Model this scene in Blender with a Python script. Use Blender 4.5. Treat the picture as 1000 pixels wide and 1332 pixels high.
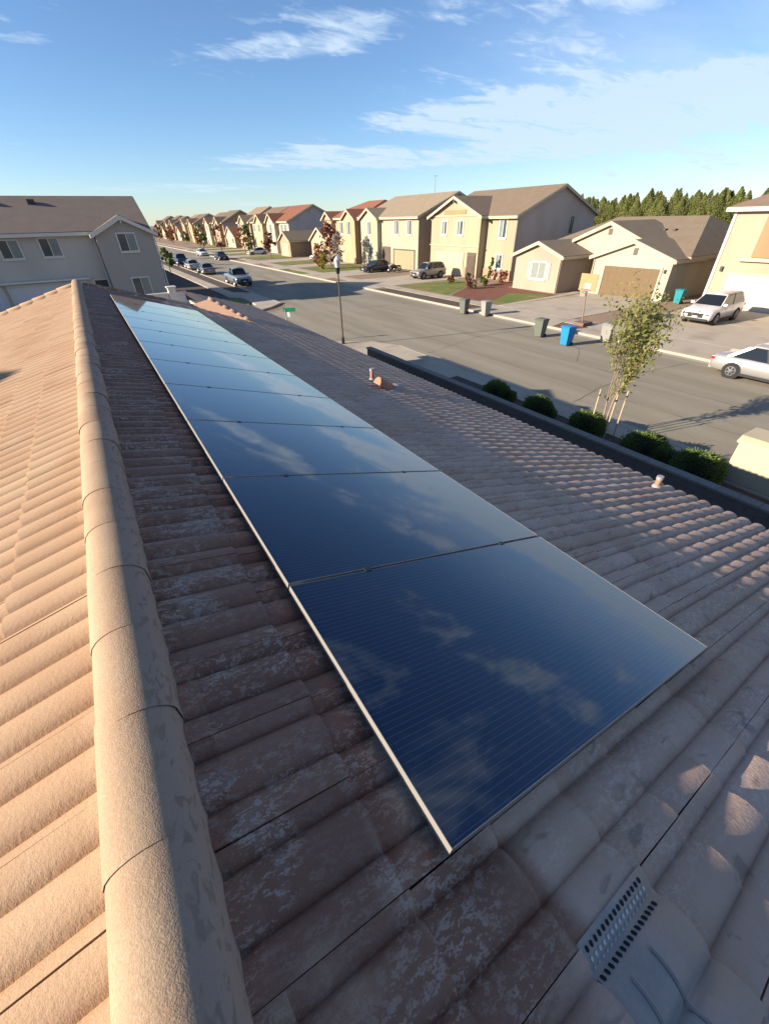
import bpy, bmesh, math, random
import numpy as np
from mathutils import Matrix, Vector
for o in list(bpy.data.objects): bpy.data.objects.remove(o)
sc = bpy.context.scene
C = sc.collection
R = math.radians
random.seed(7); rng = np.random.default_rng(7)

# ------------------------------------------------------------------ camera
EYE = np.array([0., 0., 6.3])
F, CX, CY = 524.1, 500., 666.
yaw, pit, rol = R(31.80), R(36.10), R(-1.38)
FWD = np.array([math.sin(yaw)*math.cos(pit), math.cos(yaw)*math.cos(pit), -math.sin(pit)])
_r = np.array([math.cos(yaw), -math.sin(yaw), 0.]); _u = np.cross(_r, FWD)
RT = _r*math.cos(rol) + _u*math.sin(rol); UP = -_r*math.sin(rol) + _u*math.cos(rol)
cam_d = bpy.data.cameras.new('camera'); cam = bpy.data.objects.new('camera', cam_d); C.objects.link(cam)
cam_d.sensor_fit = 'HORIZONTAL'; cam_d.sensor_width = 36.; cam_d.lens = 36.*F/1000.
cam_d.clip_start = .05; cam_d.clip_end = 3000.
cam.matrix_world = Matrix(((RT[0], UP[0], -FWD[0], EYE[0]), (RT[1], UP[1], -FWD[1], EYE[1]), (RT[2], UP[2], -FWD[2], EYE[2]), (0, 0, 0, 1)))
sc.camera = cam

def ray(px, py): return FWD + RT*(px-CX)/F + UP*(CY-py)/F
def G(px, py, z=0.):                      # the ground point seen at a pixel
    r = ray(px, py); return EYE + r*((z-EYE[2])/r[2])
def AX(px, py, X):                        # the point of the vertical plane x = X seen at a pixel
    r = ray(px, py); return EYE + r*(X/r[0])
def AY(px, py, Y):
    r = ray(px, py); return EYE + r*(Y/r[1])
def proj(p):
    q = np.asarray(p, float)-EYE; w = q@FWD
    return CX+F*(q@RT)/w, CY-F*(q@UP)/w, w

# ------------------------------------------------------------------ world, sun, exposure
SUN_EL = 18.9
SUN_H = np.array([-.970, .243]); SUN_H /= np.linalg.norm(SUN_H)
sc.view_settings.view_transform = 'Standard'; sc.view_settings.look = 'None'
sc.view_settings.gamma = 1.0; sc.view_settings.use_curve_mapping = False
sc.view_settings.exposure = 1.63
W = bpy.data.worlds.new('World'); sc.world = W; W.use_nodes = True
def N(nt, t, **k):
    n = nt.nodes.new(t)
    for a, v in k.items():
        if a.startswith('i_'):
            key = a[2:]
            n.inputs[int(key) if key.isdigit() else key].default_value = v
        else: setattr(n, a, v)
    return n
def math_n(nt, op, a, b=None, c=None, clamp=False):
    n = nt.nodes.new('ShaderNodeMath'); n.operation = op; n.use_clamp = clamp
    for i, v in enumerate((a, b, c)):
        if v is None: continue
        if isinstance(v, (int, float)): n.inputs[i].default_value = v
        else: nt.links.new(v, n.inputs[i])
    return n.outputs[0]
def smooth(nt, v, lo, hi):
    n = nt.nodes.new('ShaderNodeMapRange'); n.interpolation_type = 'SMOOTHSTEP'; n.clamp = True
    n.inputs[1].default_value = lo; n.inputs[2].default_value = hi
    nt.links.new(v, n.inputs[0]); return n.outputs[0]
def mixc(nt, fac, a, b, blend='MIX'):
    n = nt.nodes.new('ShaderNodeMix'); n.data_type = 'RGBA'; n.blend_type = blend
    for i, v in ((0, fac), (6, a), (7, b)):
        if isinstance(v, (int, float)): n.inputs[i].default_value = v
        elif isinstance(v, (tuple, list)): n.inputs[i].default_value = (*v[:3], 1)
        else: nt.links.new(v, n.inputs[i])
    return n.outputs[2]
def build_world():
    nt = W.node_tree; nt.nodes.clear(); L = nt.links
    out = N(nt, 'ShaderNodeOutputWorld'); bg = N(nt, 'ShaderNodeBackground'); L.new(bg.outputs[0], out.inputs[0])
    bg.inputs[1].default_value = 0.058
    sky = N(nt, 'ShaderNodeTexSky', sky_type='NISHITA')
    sky.sun_disc = False; sky.sun_elevation = R(SUN_EL); sky.sun_rotation = math.atan2(SUN_H[0], SUN_H[1]) % (2*math.pi)
    sky.altitude = 50; sky.air_density = 0.9; sky.dust_density = 0.1; sky.ozone_density = 3.6
    tc = N(nt, 'ShaderNodeTexCoord'); sep = N(nt, 'ShaderNodeSeparateXYZ'); L.new(tc.outputs['Generated'], sep.inputs[0])
    X, Y, Z = sep.outputs
    zc = math_n(nt, 'MAXIMUM', Z, 0.02)
    zz = math_n(nt, 'ADD', zc, 0.10)
    u = math_n(nt, 'DIVIDE', X, zz); v = math_n(nt, 'DIVIDE', Y, zz)     # the cloud layer's own plane
    def layer(rot, sx, sy, scale, lo, hi, off, detail=7., dist=.7):
        cb = N(nt, 'ShaderNodeCombineXYZ'); L.new(u, cb.inputs[0]); L.new(v, cb.inputs[1]); cb.inputs[2].default_value = off
        m = N(nt, 'ShaderNodeMapping'); L.new(cb.outputs[0], m.inputs[0]); m.inputs['Rotation'].default_value = (0, 0, rot); m.inputs['Scale'].default_value = (sx, sy, 1)
        t = N(nt, 'ShaderNodeTexNoise'); t.inputs['Scale'].default_value = scale; t.inputs['Detail'].default_value = detail; t.inputs['Roughness'].default_value = .58; t.inputs['Distortion'].default_value = dist
        L.new(m.outputs[0], t.inputs['Vector']); return smooth(nt, t.outputs['Fac'], lo, hi)
    big = layer(R(35), .55, 1.5, .75, CL_BIG[0], CL_BIG[1], CL_BIG[2], 4, .3)  # broad cloud cover over the whole sky, thickened to add fill light
    wisp = layer(R(30), .9, 2.1, 1.7, .30, .72, 3.1, 10, 1.3)
    wisp2 = layer(R(-5), 1.2, 2.0, 5.0, .34, .74, 9.7, 9, 1.0)
    tex = math_n(nt, 'MULTIPLY', math_n(nt, 'ADD', math_n(nt, 'MULTIPLY', wisp, .85), math_n(nt, 'MULTIPLY', wisp2, .45)), 1.0, clamp=True)
    # single cloud banks of this sky, each an oval on the cloud layer (position, size, heading)
    tot = math_n(nt, 'MULTIPLY', big, .85)
    for (cu, cv, rx, ry, ang, amp) in BANKS:
        du = math_n(nt, 'SUBTRACT', u, float(cu)); dv = math_n(nt, 'SUBTRACT', v, float(cv))
        ca, sa = math.cos(ang), math.sin(ang)
        a = math_n(nt, 'DIVIDE', math_n(nt, 'ADD', math_n(nt, 'MULTIPLY', du, ca), math_n(nt, 'MULTIPLY', dv, sa)), rx)
        b = math_n(nt, 'DIVIDE', math_n(nt, 'SUBTRACT', math_n(nt, 'MULTIPLY', dv, ca), math_n(nt, 'MULTIPLY', du, sa)), ry)
        q = math_n(nt, 'ADD', math_n(nt, 'MULTIPLY', a, a), math_n(nt, 'MULTIPLY', b, b))
        tot = math_n(nt, 'ADD', tot, math_n(nt, 'MULTIPLY', smooth(nt, q, 1.0, 0.0), amp))
    field = math_n(nt, 'SUBTRACT', math_n(nt, 'ADD', math_n(nt, 'MINIMUM', tot, 1.1), math_n(nt, 'MULTIPLY', tex, .95)), .92)
    mask = math_n(nt, 'MULTIPLY', math_n(nt, 'MULTIPLY', smooth(nt, field, -.05, 1.05), smooth(nt, Z, -.01, .05)), .95, clamp=True)
    # a thin low veil in the east, as at the right of the photograph
    soft = layer(R(40), .6, 1.2, 1.1, .25, .75, 5.5, 6, .5)
    veil = math_n(nt, 'MULTIPLY', math_n(nt, 'MULTIPLY', smooth(nt, X, .45, .95), smooth(nt, Z, .34, .16)), math_n(nt, 'MULTIPLY_ADD', soft, .50, .06))
    mask = math_n(nt, 'MINIMUM', math_n(nt, 'ADD', mask, veil), .82)
    skyc = mixc(nt, 1.0, sky.outputs[0], SKY_TINT, 'MULTIPLY')
    cloud = mixc(nt, mask, skyc, CLOUD_COL)
    L.new(cloud, bg.inputs[0])
SKY_TINT = (.90, .95, 1.03)
CLOUD_COL = (4.0, 4.9, 5.9)
CL_BIG = (.47, .69, 7.7)
def bank(px, py, *k):
    d = ray(px, py); d = d/np.linalg.norm(d); z = max(d[2], .02)+.10; return (d[0]/z, d[1]/z)+k
BANKS = [bank(372, 62, .55, .20, R(-35), .80), bank(600, 150, 1.1, .50, R(-50), 1.0), bank(880, 135, 1.9, .85, R(-58), 1.05), bank(450, 207, 2.0, .60, R(-28), .9), bank(690, 195, 1.6, .6, R(-50), .8),
         (4.15, 1.00, 2.2, .9, R(-72), 1.6), (3.6, 2.6, 1.4, .7, R(-58), 1.2), (1.95, 1.85, 1.1, .20, R(-40), .45), (1.7, .70, .9, .20, R(-55), .50), (1.25, 2.6, .7, .3, R(-40), .4)]
build_world()
sd = bpy.data.lights.new('sun', 'SUN'); sun = bpy.data.objects.new('sun', sd); C.objects.link(sun)
sd.energy = 3.8; sd.angle = R(.5); sd.color = (1., .87, .70)
to_sun = Vector((SUN_H[0]*math.cos(R(SUN_EL)), SUN_H[1]*math.cos(R(SUN_EL)), math.sin(R(SUN_EL))))
sun.rotation_euler = to_sun.to_track_quat('Z', 'Y').to_euler(); sun.location = (-30, 8, 40)

# ------------------------------------------------------------------ materials
MATS = {}
def mat(name, col, rough=.8, var=.12, scale=3., fine=0., fscale=60., bump=0., bscale=40., spec=.3, metal=0., col2=None, cscale=.6, lo=.42, hi=.62, stretch=None, coat=0., objspace=False):
    if name in MATS: return MATS[name]
    m = bpy.data.materials.new(name); m.use_nodes = True; nt = m.node_tree; L = nt.links
    b = nt.nodes['Principled BSDF']; b.inputs['Roughness'].default_value = rough; b.inputs['Metallic'].default_value = metal
    b.inputs['Specular IOR Level'].default_value = spec; b.inputs['Coat Weight'].default_value = coat; b.inputs['Coat Roughness'].default_value = .06
    if objspace: pos = N(nt, 'ShaderNodeTexCoord').outputs['Object']
    else: pos = N(nt, 'ShaderNodeNewGeometry').outputs['Position']
    if stretch:
        mp = N(nt, 'ShaderNodeMapping'); mp.inputs['Scale'].default_value = stretch; L.new(pos, mp.inputs[0]); pos = mp.outputs[0]
    def noise(s, d=4.):
        t = N(nt, 'ShaderNodeTexNoise'); t.inputs['Scale'].default_value = s; t.inputs['Detail'].default_value = d; L.new(pos, t.inputs['Vector']); return t.outputs['Fac']
    c = N(nt, 'ShaderNodeRGB'); c.outputs[0].default_value = (*col, 1); c = c.outputs[0]
    if col2: c = mixc(nt, smooth(nt, noise(cscale, 5), lo, hi), c, col2)
    if var:
        f = math_n(nt, 'MULTIPLY_ADD', noise(scale, 5), 2*var, 1-var)
        cb = N(nt, 'ShaderNodeCombineXYZ'); [L.new(f, cb.inputs[i]) for i in range(3)]
        c = mixc(nt, 1., c, cb.outputs[0], 'MULTIPLY')
    if fine:
        f = math_n(nt, 'MULTIPLY_ADD', noise(fscale, 3), 2*fine, 1-fine)
        cb = N(nt, 'ShaderNodeCombineXYZ'); [L.new(f, cb.inputs[i]) for i in range(3)]
        c = mixc(nt, 1., c, cb.outputs[0], 'MULTIPLY')
    L.new(c, b.inputs['Base Color'])
    if bump:
        bp = N(nt, 'ShaderNodeBump'); bp.inputs['Strength'].default_value = bump; bp.inputs['Distance'].default_value = .02
        L.new(noise(bscale, 4), bp.inputs['Height']); L.new(bp.outputs[0], b.inputs['Normal'])
    MATS[name] = m; return m

XR, ZR, AL = -.293, 5.0617, R(16.9)       # our ridge line and roof pitch
CA, SA = math.cos(AL), math.sin(AL)
K = 1.086
TW, EXP = .2973, .3094                    # tile cover width and course exposure
JOINT_Y = .199                           # y of one side joint between tiles
BUTT_R, BUTT_L = .467, .505               # slope distance of the first butt ends
def tile_material():
    m = bpy.data.materials.new('clay_tile'); m.use_nodes = True; nt = m.node_tree; L = nt.links
    b = nt.nodes['Principled BSDF']
    pos = N(nt, 'ShaderNodeNewGeometry').outputs['Position']; sp = N(nt, 'ShaderNodeSeparateXYZ'); L.new(pos, sp.inputs[0])
    x, y, z = sp.outputs
    dx = math_n(nt, 'SUBTRACT', x, XR); s = math_n(nt, 'DIVIDE', math_n(nt, 'ABSOLUTE', dx), CA)
    side = math_n(nt, 'GREATER_THAN', dx, 0.)
    ty = math_n(nt, 'FLOOR', math_n(nt, 'DIVIDE', math_n(nt, 'SUBTRACT', y, JOINT_Y), TW))
    off = math_n(nt, 'MULTIPLY_ADD', side, BUTT_R-BUTT_L, BUTT_L)
    ts = math_n(nt, 'FLOOR', math_n(nt, 'DIVIDE', math_n(nt, 'SUBTRACT', s, off), EXP))
    cb = N(nt, 'ShaderNodeCombineXYZ'); L.new(ty, cb.inputs[0]); L.new(ts, cb.inputs[1]); L.new(side, cb.inputs[2])
    wn = N(nt, 'ShaderNodeTexWhiteNoise'); wn.noise_dimensions = '3D'; L.new(cb.outputs[0], wn.inputs['Vector'])
    tr = wn.outputs['Value']
    cs = N(nt, 'ShaderNodeCombineXYZ'); L.new(s, cs.inputs[0]); L.new(y, cs.inputs[1]); L.new(math_n(nt, 'MULTIPLY', side, 7.3), cs.inputs[2]); sv = cs.outputs[0]
    def noise(sc_, d=4., st=(1, 1, 1), dis=0.):
        mp = N(nt, 'ShaderNodeMapping'); mp.inputs['Scale'].default_value = st; L.new(sv, mp.inputs[0])
        t = N(nt, 'ShaderNodeTexNoise'); t.inputs['Scale'].default_value = sc_; t.inputs['Detail'].default_value = d; t.inputs['Distortion'].default_value = dis; L.new(mp.outputs[0], t.inputs['Vector']); return t.outputs['Fac']
    base = mixc(nt, tr, (.375, .225, .125), (.425, .270, .160))
    base = mixc(nt, smooth(nt, noise(1.7, 5), .35, .7), base, (.450, .305, .185))
    base = mixc(nt, math_n(nt, 'MULTIPLY', smooth(nt, noise(260, 2), .52, .70), .5), base, (.20, .125, .085))
    # weathering film of the street-side slope, its colour raised to lift the shade
    grey = mixc(nt, tr, (.44, .295, .225), (.52, .365, .285))
    fm = math_n(nt, 'MULTIPLY', math_n(nt, 'MULTIPLY_ADD', smooth(nt, noise(2.2, 6), .30, .66), .5, .45), side)
    dry = mixc(nt, fm, base, grey)
    streak = smooth(nt, math_n(nt, 'MULTIPLY_ADD', noise(75, 5, (.5, 1, 1), .3), .6, math_n(nt, 'MULTIPLY', noise(190, 3, (.6, 1, 1)), .4)), .49, .57)
    dens = smooth(nt, noise(4.0, 5, (.7, 1, 1), .6), .34, .66)
    dry = mixc(nt, math_n(nt, 'MULTIPLY', math_n(nt, 'MULTIPLY', math_n(nt, 'MULTIPLY', streak, dens), .55), side), dry, (.62, .49, .41))
    dry = mixc(nt, math_n(nt, 'MULTIPLY', math_n(nt, 'MULTIPLY', smooth(nt, noise(17, 6, (.5, 1, 1), .8), .60, .70), .45), side), dry, (.13, .095, .082))
    # damp dark tiles below the ridge and round the panels, drying out in pale streaks
    lim = math_n(nt, 'MULTIPLY_ADD', noise(1.1, 4), 2.6, math_n(nt, 'MULTIPLY_ADD', smooth(nt, y, .2, 3.2), 1.35, -.62))
    lim = math_n(nt, 'ADD', lim, math_n(nt, 'MULTIPLY', math_n(nt, 'SUBTRACT', tr, .5), .35))
    wet = math_n(nt, 'MULTIPLY', smooth(nt, math_n(nt, 'SUBTRACT', lim, s), -.06, .22), side)
    patch = smooth(nt, noise(5.0, 5, (.7, 1, 1), .6), .36, .64)
    dried = math_n(nt, 'MULTIPLY', streak, math_n(nt, 'MULTIPLY_ADD', patch, .85, .12))
    wetc = mixc(nt, tr, (.195, .090, .055), (.250, .122, .076))
    wetc = mixc(nt, math_n(nt, 'MULTIPLY', dried, .80), wetc, (.47, .35, .28))
    wetc = mixc(nt, math_n(nt, 'MULTIPLY', smooth(nt, math_n(nt, 'MULTIPLY', patch, noise(1.3, 3)), .42, .62), .28), wetc, (.33, .265, .225))
    col = mixc(nt, wet, dry, wetc)
    L.new(col, b.inputs['Base Color'])
    ro = math_n(nt, 'MULTIPLY_ADD', wet, -.30, .84); ro = math_n(nt, 'MULTIPLY_ADD', math_n(nt, 'MULTIPLY', dried, wet), .26, ro); L.new(ro, b.inputs['Roughness'])
    b.inputs['Specular IOR Level'].default_value = .35
    bp = N(nt, 'ShaderNodeBump'); bp.inputs['Strength'].default_value = .35; bp.inputs['Distance'].default_value = .006
    hgt = math_n(nt, 'ADD', noise(70, 5), math_n(nt, 'MULTIPLY', noise(240, 2), .5)); L.new(hgt, bp.inputs['Height']); L.new(bp.outputs[0], b.inputs['Normal'])
    MATS['clay_tile'] = m; return m
TILE = tile_material()

def ridge_material():
    m = bpy.data.materials.new('ridge_tile_clay'); m.use_nodes = True; nt = m.node_tree; L = nt.links
    b = nt.nodes['Principled BSDF']
    pos = N(nt, 'ShaderNodeNewGeometry').outputs['Position']; sp = N(nt, 'ShaderNodeSeparateXYZ'); L.new(pos, sp.inputs[0])
    def noise(sc_, d=4., st=(1, 1, 1), dis=0.):
        mp = N(nt, 'ShaderNodeMapping'); mp.inputs['Scale'].default_value = st; L.new(pos, mp.inputs[0])
        t = N(nt, 'ShaderNodeTexNoise'); t.inputs['Scale'].default_value = sc_; t.inputs['Detail'].default_value = d; t.inputs['Distortion'].default_value = dis; L.new(mp.outputs[0], t.inputs['Vector']); return t.outputs['Fac']
    oi = N(nt, 'ShaderNodeObjectInfo')
    base = mixc(nt, oi.outputs['Random'], (.320, .200, .120), (.370, .255, .160))
    base = mixc(nt, smooth(nt, noise(3.5, 5), .35, .7), base, (.39, .275, .175))
    base = mixc(nt, math_n(nt, 'MULTIPLY', smooth(nt, noise(130, 4), .50, .66), .35), base, (.24, .165, .12))
    base = mixc(nt, math_n(nt, 'MULTIPLY', smooth(nt, noise(170, 3), .56, .7), .35), base, (.48, .39, .285))
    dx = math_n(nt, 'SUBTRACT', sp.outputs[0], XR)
    east = smooth(nt, dx, -.01, .06)                      # spots, plus shade put into the colour of the caps' street side
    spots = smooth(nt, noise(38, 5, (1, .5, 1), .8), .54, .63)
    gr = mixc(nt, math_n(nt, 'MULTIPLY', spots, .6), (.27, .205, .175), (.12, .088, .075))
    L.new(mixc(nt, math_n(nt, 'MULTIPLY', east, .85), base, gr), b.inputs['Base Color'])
    b.inputs['Roughness'].default_value = .82; b.inputs['Specular IOR Level'].default_value = .3
    bp = N(nt, 'ShaderNodeBump'); bp.inputs['Strength'].default_value = .3; bp.inputs['Distance'].default_value = .005
    L.new(math_n(nt, 'ADD', noise(60, 5), noise(260, 2)), bp.inputs['Height']); L.new(bp.outputs[0], b.inputs['Normal'])
    return m
RIDGE = ridge_material()

def panel_material():
    m = bpy.data.materials.new('solar_glass'); m.use_nodes = True; nt = m.node_tree; L = nt.links
    b = nt.nodes['Principled BSDF']
    tc = N(nt, 'ShaderNodeTexCoord'); sp = N(nt, 'ShaderNodeSeparateXYZ'); L.new(tc.outputs['Object'], sp.inputs[0])
    s, y, _ = sp.outputs
    def line(v, period, width, phase=0.):
        f = math_n(nt, 'FRACT', math_n(nt, 'DIVIDE', math_n(nt, 'ADD', v, phase), period))
        d = math_n(nt, 'ABSOLUTE', math_n(nt, 'SUBTRACT', f, .5))
        return math_n(nt, 'LESS_THAN', d, width/period/2)
    bus = line(y, .0222, .0016)
    gap = math_n(nt, 'MAXIMUM', line(y, .1776, .0035, .0888), line(s, .0985, .0022))
    col = mixc(nt, math_n(nt, 'MULTIPLY', bus, .85), (.003, .011, .038), (.060, .090, .138))
    col = mixc(nt, gap, col, (.012, .016, .024))
    L.new(col, b.inputs['Base Color'])
    t = N(nt, 'ShaderNodeTexNoise'); t.inputs['Scale'].default_value = 2.5; t.inputs['Detail'].default_value = 5; L.new(N(nt, 'ShaderNodeNewGeometry').outputs['Position'], t.inputs['Vector'])
    L.new(math_n(nt, 'MULTIPLY_ADD', t.outputs['Fac'], .05, .015), b.inputs['Roughness'])
    b.inputs['IOR'].default_value = 1.5; b.inputs['Specular IOR Level'].default_value = .5
    b.inputs['Coat Weight'].default_value = .75; b.inputs['Coat Roughness'].default_value = .02; b.inputs['Coat IOR'].default_value = 1.45
    return m

ALU = mat('anodised_frame', (.30, .28, .25), .45, .05, metal=.35, spec=.5)
DARKMETAL = mat('dark_metal', (.05, .05, .055), .5, .1, metal=.4)
CONC = mat('pale_concrete', (.40, .34, .265), .9, .12, .8, .08, 25., .2, 30., col2=(.30, .255, .20), cscale=.55, lo=.48, hi=.75)
KERB = mat('kerb_concrete', (.37, .315, .25), .9, .12, .9, .05, 30.)
ASPH = mat('old_asphalt', (.225, .195, .145), .92, .14, .5, .13, 30., .3, 60., col2=(.275, .242, .185), cscale=.9, lo=.35, hi=.68, stretch=(1, .14, 1))
DIRT = mat('dry_dirt', (.22, .155, .105), .95, .2, .6, .15, 9., .4, 8.)
SOIL = mat('dark_soil', (.085, .062, .048), .95, .25, 1.5, .25, 14., .5, 12.)
MULCH = mat('red_mulch', (.17, .070, .045), .95, .25, 1.5, .30, 9., .6, 10.)
LAWN = mat('lawn_grass', (.11, .155, .028), .95, .3, 1.2, .25, 12., .6, 16., col2=(.20, .17, .055), cscale=.5)
BARK = mat('bark', (.17, .12, .085), .9, .2, 8.)
DECK = mat('roof_underlay', (.03, .025, .022), .95)

# ------------------------------------------------------------------ mesh helpers
def mesh(name, v, f, m=None, smooth_=False):
    me = bpy.data.meshes.new(name); me.from_pydata([tuple(map(float, p)) for p in v], [], [tuple(map(int, q)) for q in f]); me.update()
    if m: me.materials.append(m)
    if smooth_: me.polygons.foreach_set('use_smooth', [True]*len(me.polygons))
    return me
def obj(name, me, parent=None):
    o = bpy.data.objects.new(name, me); C.objects.link(o)
    if parent is not None: o.parent = parent
    return o
def tag(o, label=None, cat=None, group=None, kind=None):
    for k, v in (('label', label), ('category', cat), ('group', group), ('kind', kind)):
        if v: o[k] = v
    return o
def empty(name, loc=(0, 0, 0), rz=0, label=None, cat=None, group=None):
    o = bpy.data.objects.new(name, None); C.objects.link(o); o.location = loc; o.rotation_euler = (0, 0, rz); o.empty_display_size = .3
    return tag(o, label, cat, group)
class MB:
    def __init__(s): s.v = []; s.f = []
    def add(s, v, f):
        n = len(s.v); s.v += [tuple(p) for p in v]; s.f += [tuple(i+n for i in q) for q in f]; return s
    def box(s, x0, x1, y0, y1, z0, z1):
        v = [(x, y, z) for z in (z0, z1) for y in (y0, y1) for x in (x0, x1)]
        return s.add(v, [(0, 2, 3, 1), (4, 5, 7, 6), (0, 1, 5, 4), (2, 6, 7, 3), (0, 4, 6, 2), (1, 3, 7, 5)])
    def prism(s, poly, axis, a0, a1):
        # poly: 2-D outline; axis 'y' -> (x,z) outline swept along y, 'x' -> (y,z) along x, 'z' -> (x,y) along z
        n = len(poly)
        P = {'y': lambda p, a: (p[0], a, p[1]), 'x': lambda p, a: (a, p[0], p[1]), 'z': lambda p, a: (p[0], p[1], a)}[axis]
        v = [P(p, a0) for p in poly]+[P(p, a1) for p in poly]
        f = [tuple(range(n))[::-1], tuple(range(n, 2*n))]+[(i, (i+1) % n, n+(i+1) % n, n+i) for i in range(n)]
        return s.add(v, f)
    def tube(s, a, b, ra, rb=None, n=8, cap=True):
        a = np.array(a, float); b = np.array(b, float); rb = ra if rb is None else rb
        d = b-a; d /= np.linalg.norm(d); q = np.array([0, 0, 1.]) if abs(d[2]) < .9 else np.array([1., 0, 0])
        e1 = np.cross(d, q); e1 /= np.linalg.norm(e1); e2 = np.cross(d, e1)
        v = [c+r*(e1*math.cos(t)+e2*math.sin(t)) for c, r in ((a, ra), (b, rb)) for t in [2*math.pi*i/n for i in range(n)]]
        f = [(i, (i+1) % n, n+(i+1) % n, n+i) for i in range(n)]
        if cap: f += [tuple(range(n))[::-1], tuple(range(n, 2*n))]
        return s.add(v, f)
    def quad(s, a, b, c, d): return s.add([a, b, c, d], [(0, 1, 2, 3)])
    def build(s, name, m, parent=None, smooth_=False, bevel=0.):
        me = mesh(name, s.v, s.f, m, smooth_)
        bm = bmesh.new(); bm.from_mesh(me); bmesh.ops.recalc_face_normals(bm, faces=bm.faces)
        if bevel: bmesh.ops.bevel(bm, geom=list(bm.edges), offset=bevel, segments=2, affect='EDGES', profile=.6)
        bm.to_mesh(me); bm.free()
        return obj(name, me, parent)
def wpar(o, parent, loc):
    """parent a mesh written in world coordinates to an Empty at loc"""
    o.parent = parent; o.matrix_parent_inverse = Matrix.Translation(-Vector(loc)); return o
def copy_tree(o, parent=None):
    c = o.copy(); C.objects.link(c); c.parent = parent; c.matrix_parent_inverse = o.matrix_parent_inverse.copy()
    for ch in [x for x in bpy.data.objects if x.parent == o]: copy_tree(ch, c)
    return c

# ------------------------------------------------------------------ setting: ground, streets, pavements
def sheet(name, poly, z, m, kind='structure', parent=None):
    o = obj(name, mesh(name, [(p[0], p[1], z) for p in poly], [tuple(range(len(poly)))], m), parent)
    if parent is None: tag(o, kind=kind)
    return o
def rect(x0, x1, y0, y1): return [(x0, y0), (x1, y0), (x1, y1), (x0, y1)]
def slab(name, poly, z0, z1, m, parent=None):
    o = MB().prism(poly, 'z', z0, z1).build(name, m, parent)
    if parent is None: tag(o, kind='structure')
    return o
KX0, KX1 = 14.45, 25.4
sheet('ground', rect(-900, 1500, -300, 1900), -.02, DIRT)
sheet('main_street', rect(KX0, KX1, -120, 900), 0., ASPH)
CS0, CS1 = 24.5, 37.0
sheet('side_street', rect(-200, KX0, CS0, CS1), .001, ASPH)
TAR = mat('crack_tar', (.085, .075, .062), .9, .15, 4.)
def crack(pts, w=.03):
    rn_ = np.random.default_rng(int(pts[0][0]*97+pts[0][1]*13) % 9999); P_ = []
    for (x0, y0), (x1, y1) in zip(pts[:-1], pts[1:]):
        n = max(2, int(math.hypot(x1-x0, y1-y0)/.5))
        for i in range(n): P_.append((x0+(x1-x0)*i/n+rn_.normal()*.035, y0+(y1-y0)*i/n+rn_.normal()*.035))
    v = []; f = []
    for i, (x, y) in enumerate(P_):
        a = P_[min(i+1, len(P_)-1)]; b = P_[max(i-1, 0)]; dx, dy = a[0]-b[0], a[1]-b[1]; l = math.hypot(dx, dy); ww = w*rn_.uniform(.4, 1.2)/2
        v += [(x-dy/l*ww, y+dx/l*ww, .0055), (x+dy/l*ww, y-dx/l*ww, .0055)]
        if i: f.append((2*i-2, 2*i-1, 2*i+1, 2*i))
    tag(obj('road_crack', mesh('road_crack', v, f, TAR)), kind='structure')
crack([(20.0, -20), (19.9, 20), (20.1, 60), (20.0, 120)], .035); crack([(17.2, 2), (17.0, 14), (17.4, 27)], .025); crack([(15.2, 9.5), (19.8, 10.2), (25.0, 9.4)], .03); crack([(15.0, 19), (20, 20.2), (25, 19.6)], .03); crack([(20.2, 13), (22.5, 14.5), (23.6, 17.5)], .025); crack([(14.2, 27), (9, 28.2), (2, 28)], .03); crack([(15.2, 33), (20, 34), (25.2, 33.4)], .03)
def corner_fill(cx, cy, sx, sy, r=3.5):
    pts = [(cx, cy)]+[(cx+sx*r*(1-math.sin(t)), cy+sy*r*(1-math.cos(t))) for t in [i*math.pi/2/8 for i in range(9)]]
    return pts
sheet('street_corner', corner_fill(KX0, CS0, -1, -1), .005, ASPH)
sheet('street_corner', corner_fill(KX0, CS1, -1, 1), .005, ASPH)
# near side: kerb, pavement, planting bed
slab('kerb', rect(KX0-.16, KX0, -60, CS0-3.5), -.01, .13, KERB)
slab('kerb', rect(KX0-.16, KX0, CS1+3.5, 600), -.01, .13, KERB)
slab('kerb', rect(KX1, KX1+.16, -60, 600), -.01, .13, KERB)
sheet('gutter', rect(KX0+.002, KX0+.45, -60, CS0-3.5), .006, KERB)
sheet('gutter', rect(KX1-.45, KX1-.002, -60, 600), .006, KERB)
near_pave = sheet('pavement', rect(13.35, KX0-.17, -25, CS0-3.5), .08, mat('joint_sand', (.10, .085, .065), .95))
for i in range(30):
    y1 = CS0-3.5-i*1.52; slab('pavement_slab', rect(13.35, KX0-.165, y1-1.51, y1), -.01, .125+random.uniform(-.003, .003), CONC, near_pave)
slab('corner_pavement', [(10.5, 14.6), (13.345, 14.6), (13.345, CS0-3.45), (KX0-.1, CS0-3.45), (KX0-1.0, CS0-1.4), (KX0-2.6, CS0-.4), (KX0-3.6, CS0-.1), (10.5, CS0-.1)], -.01, .124, CONC)
sheet('planting_bed', rect(10.55, 13.345, -12, 14.59), .10, SOIL)
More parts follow.
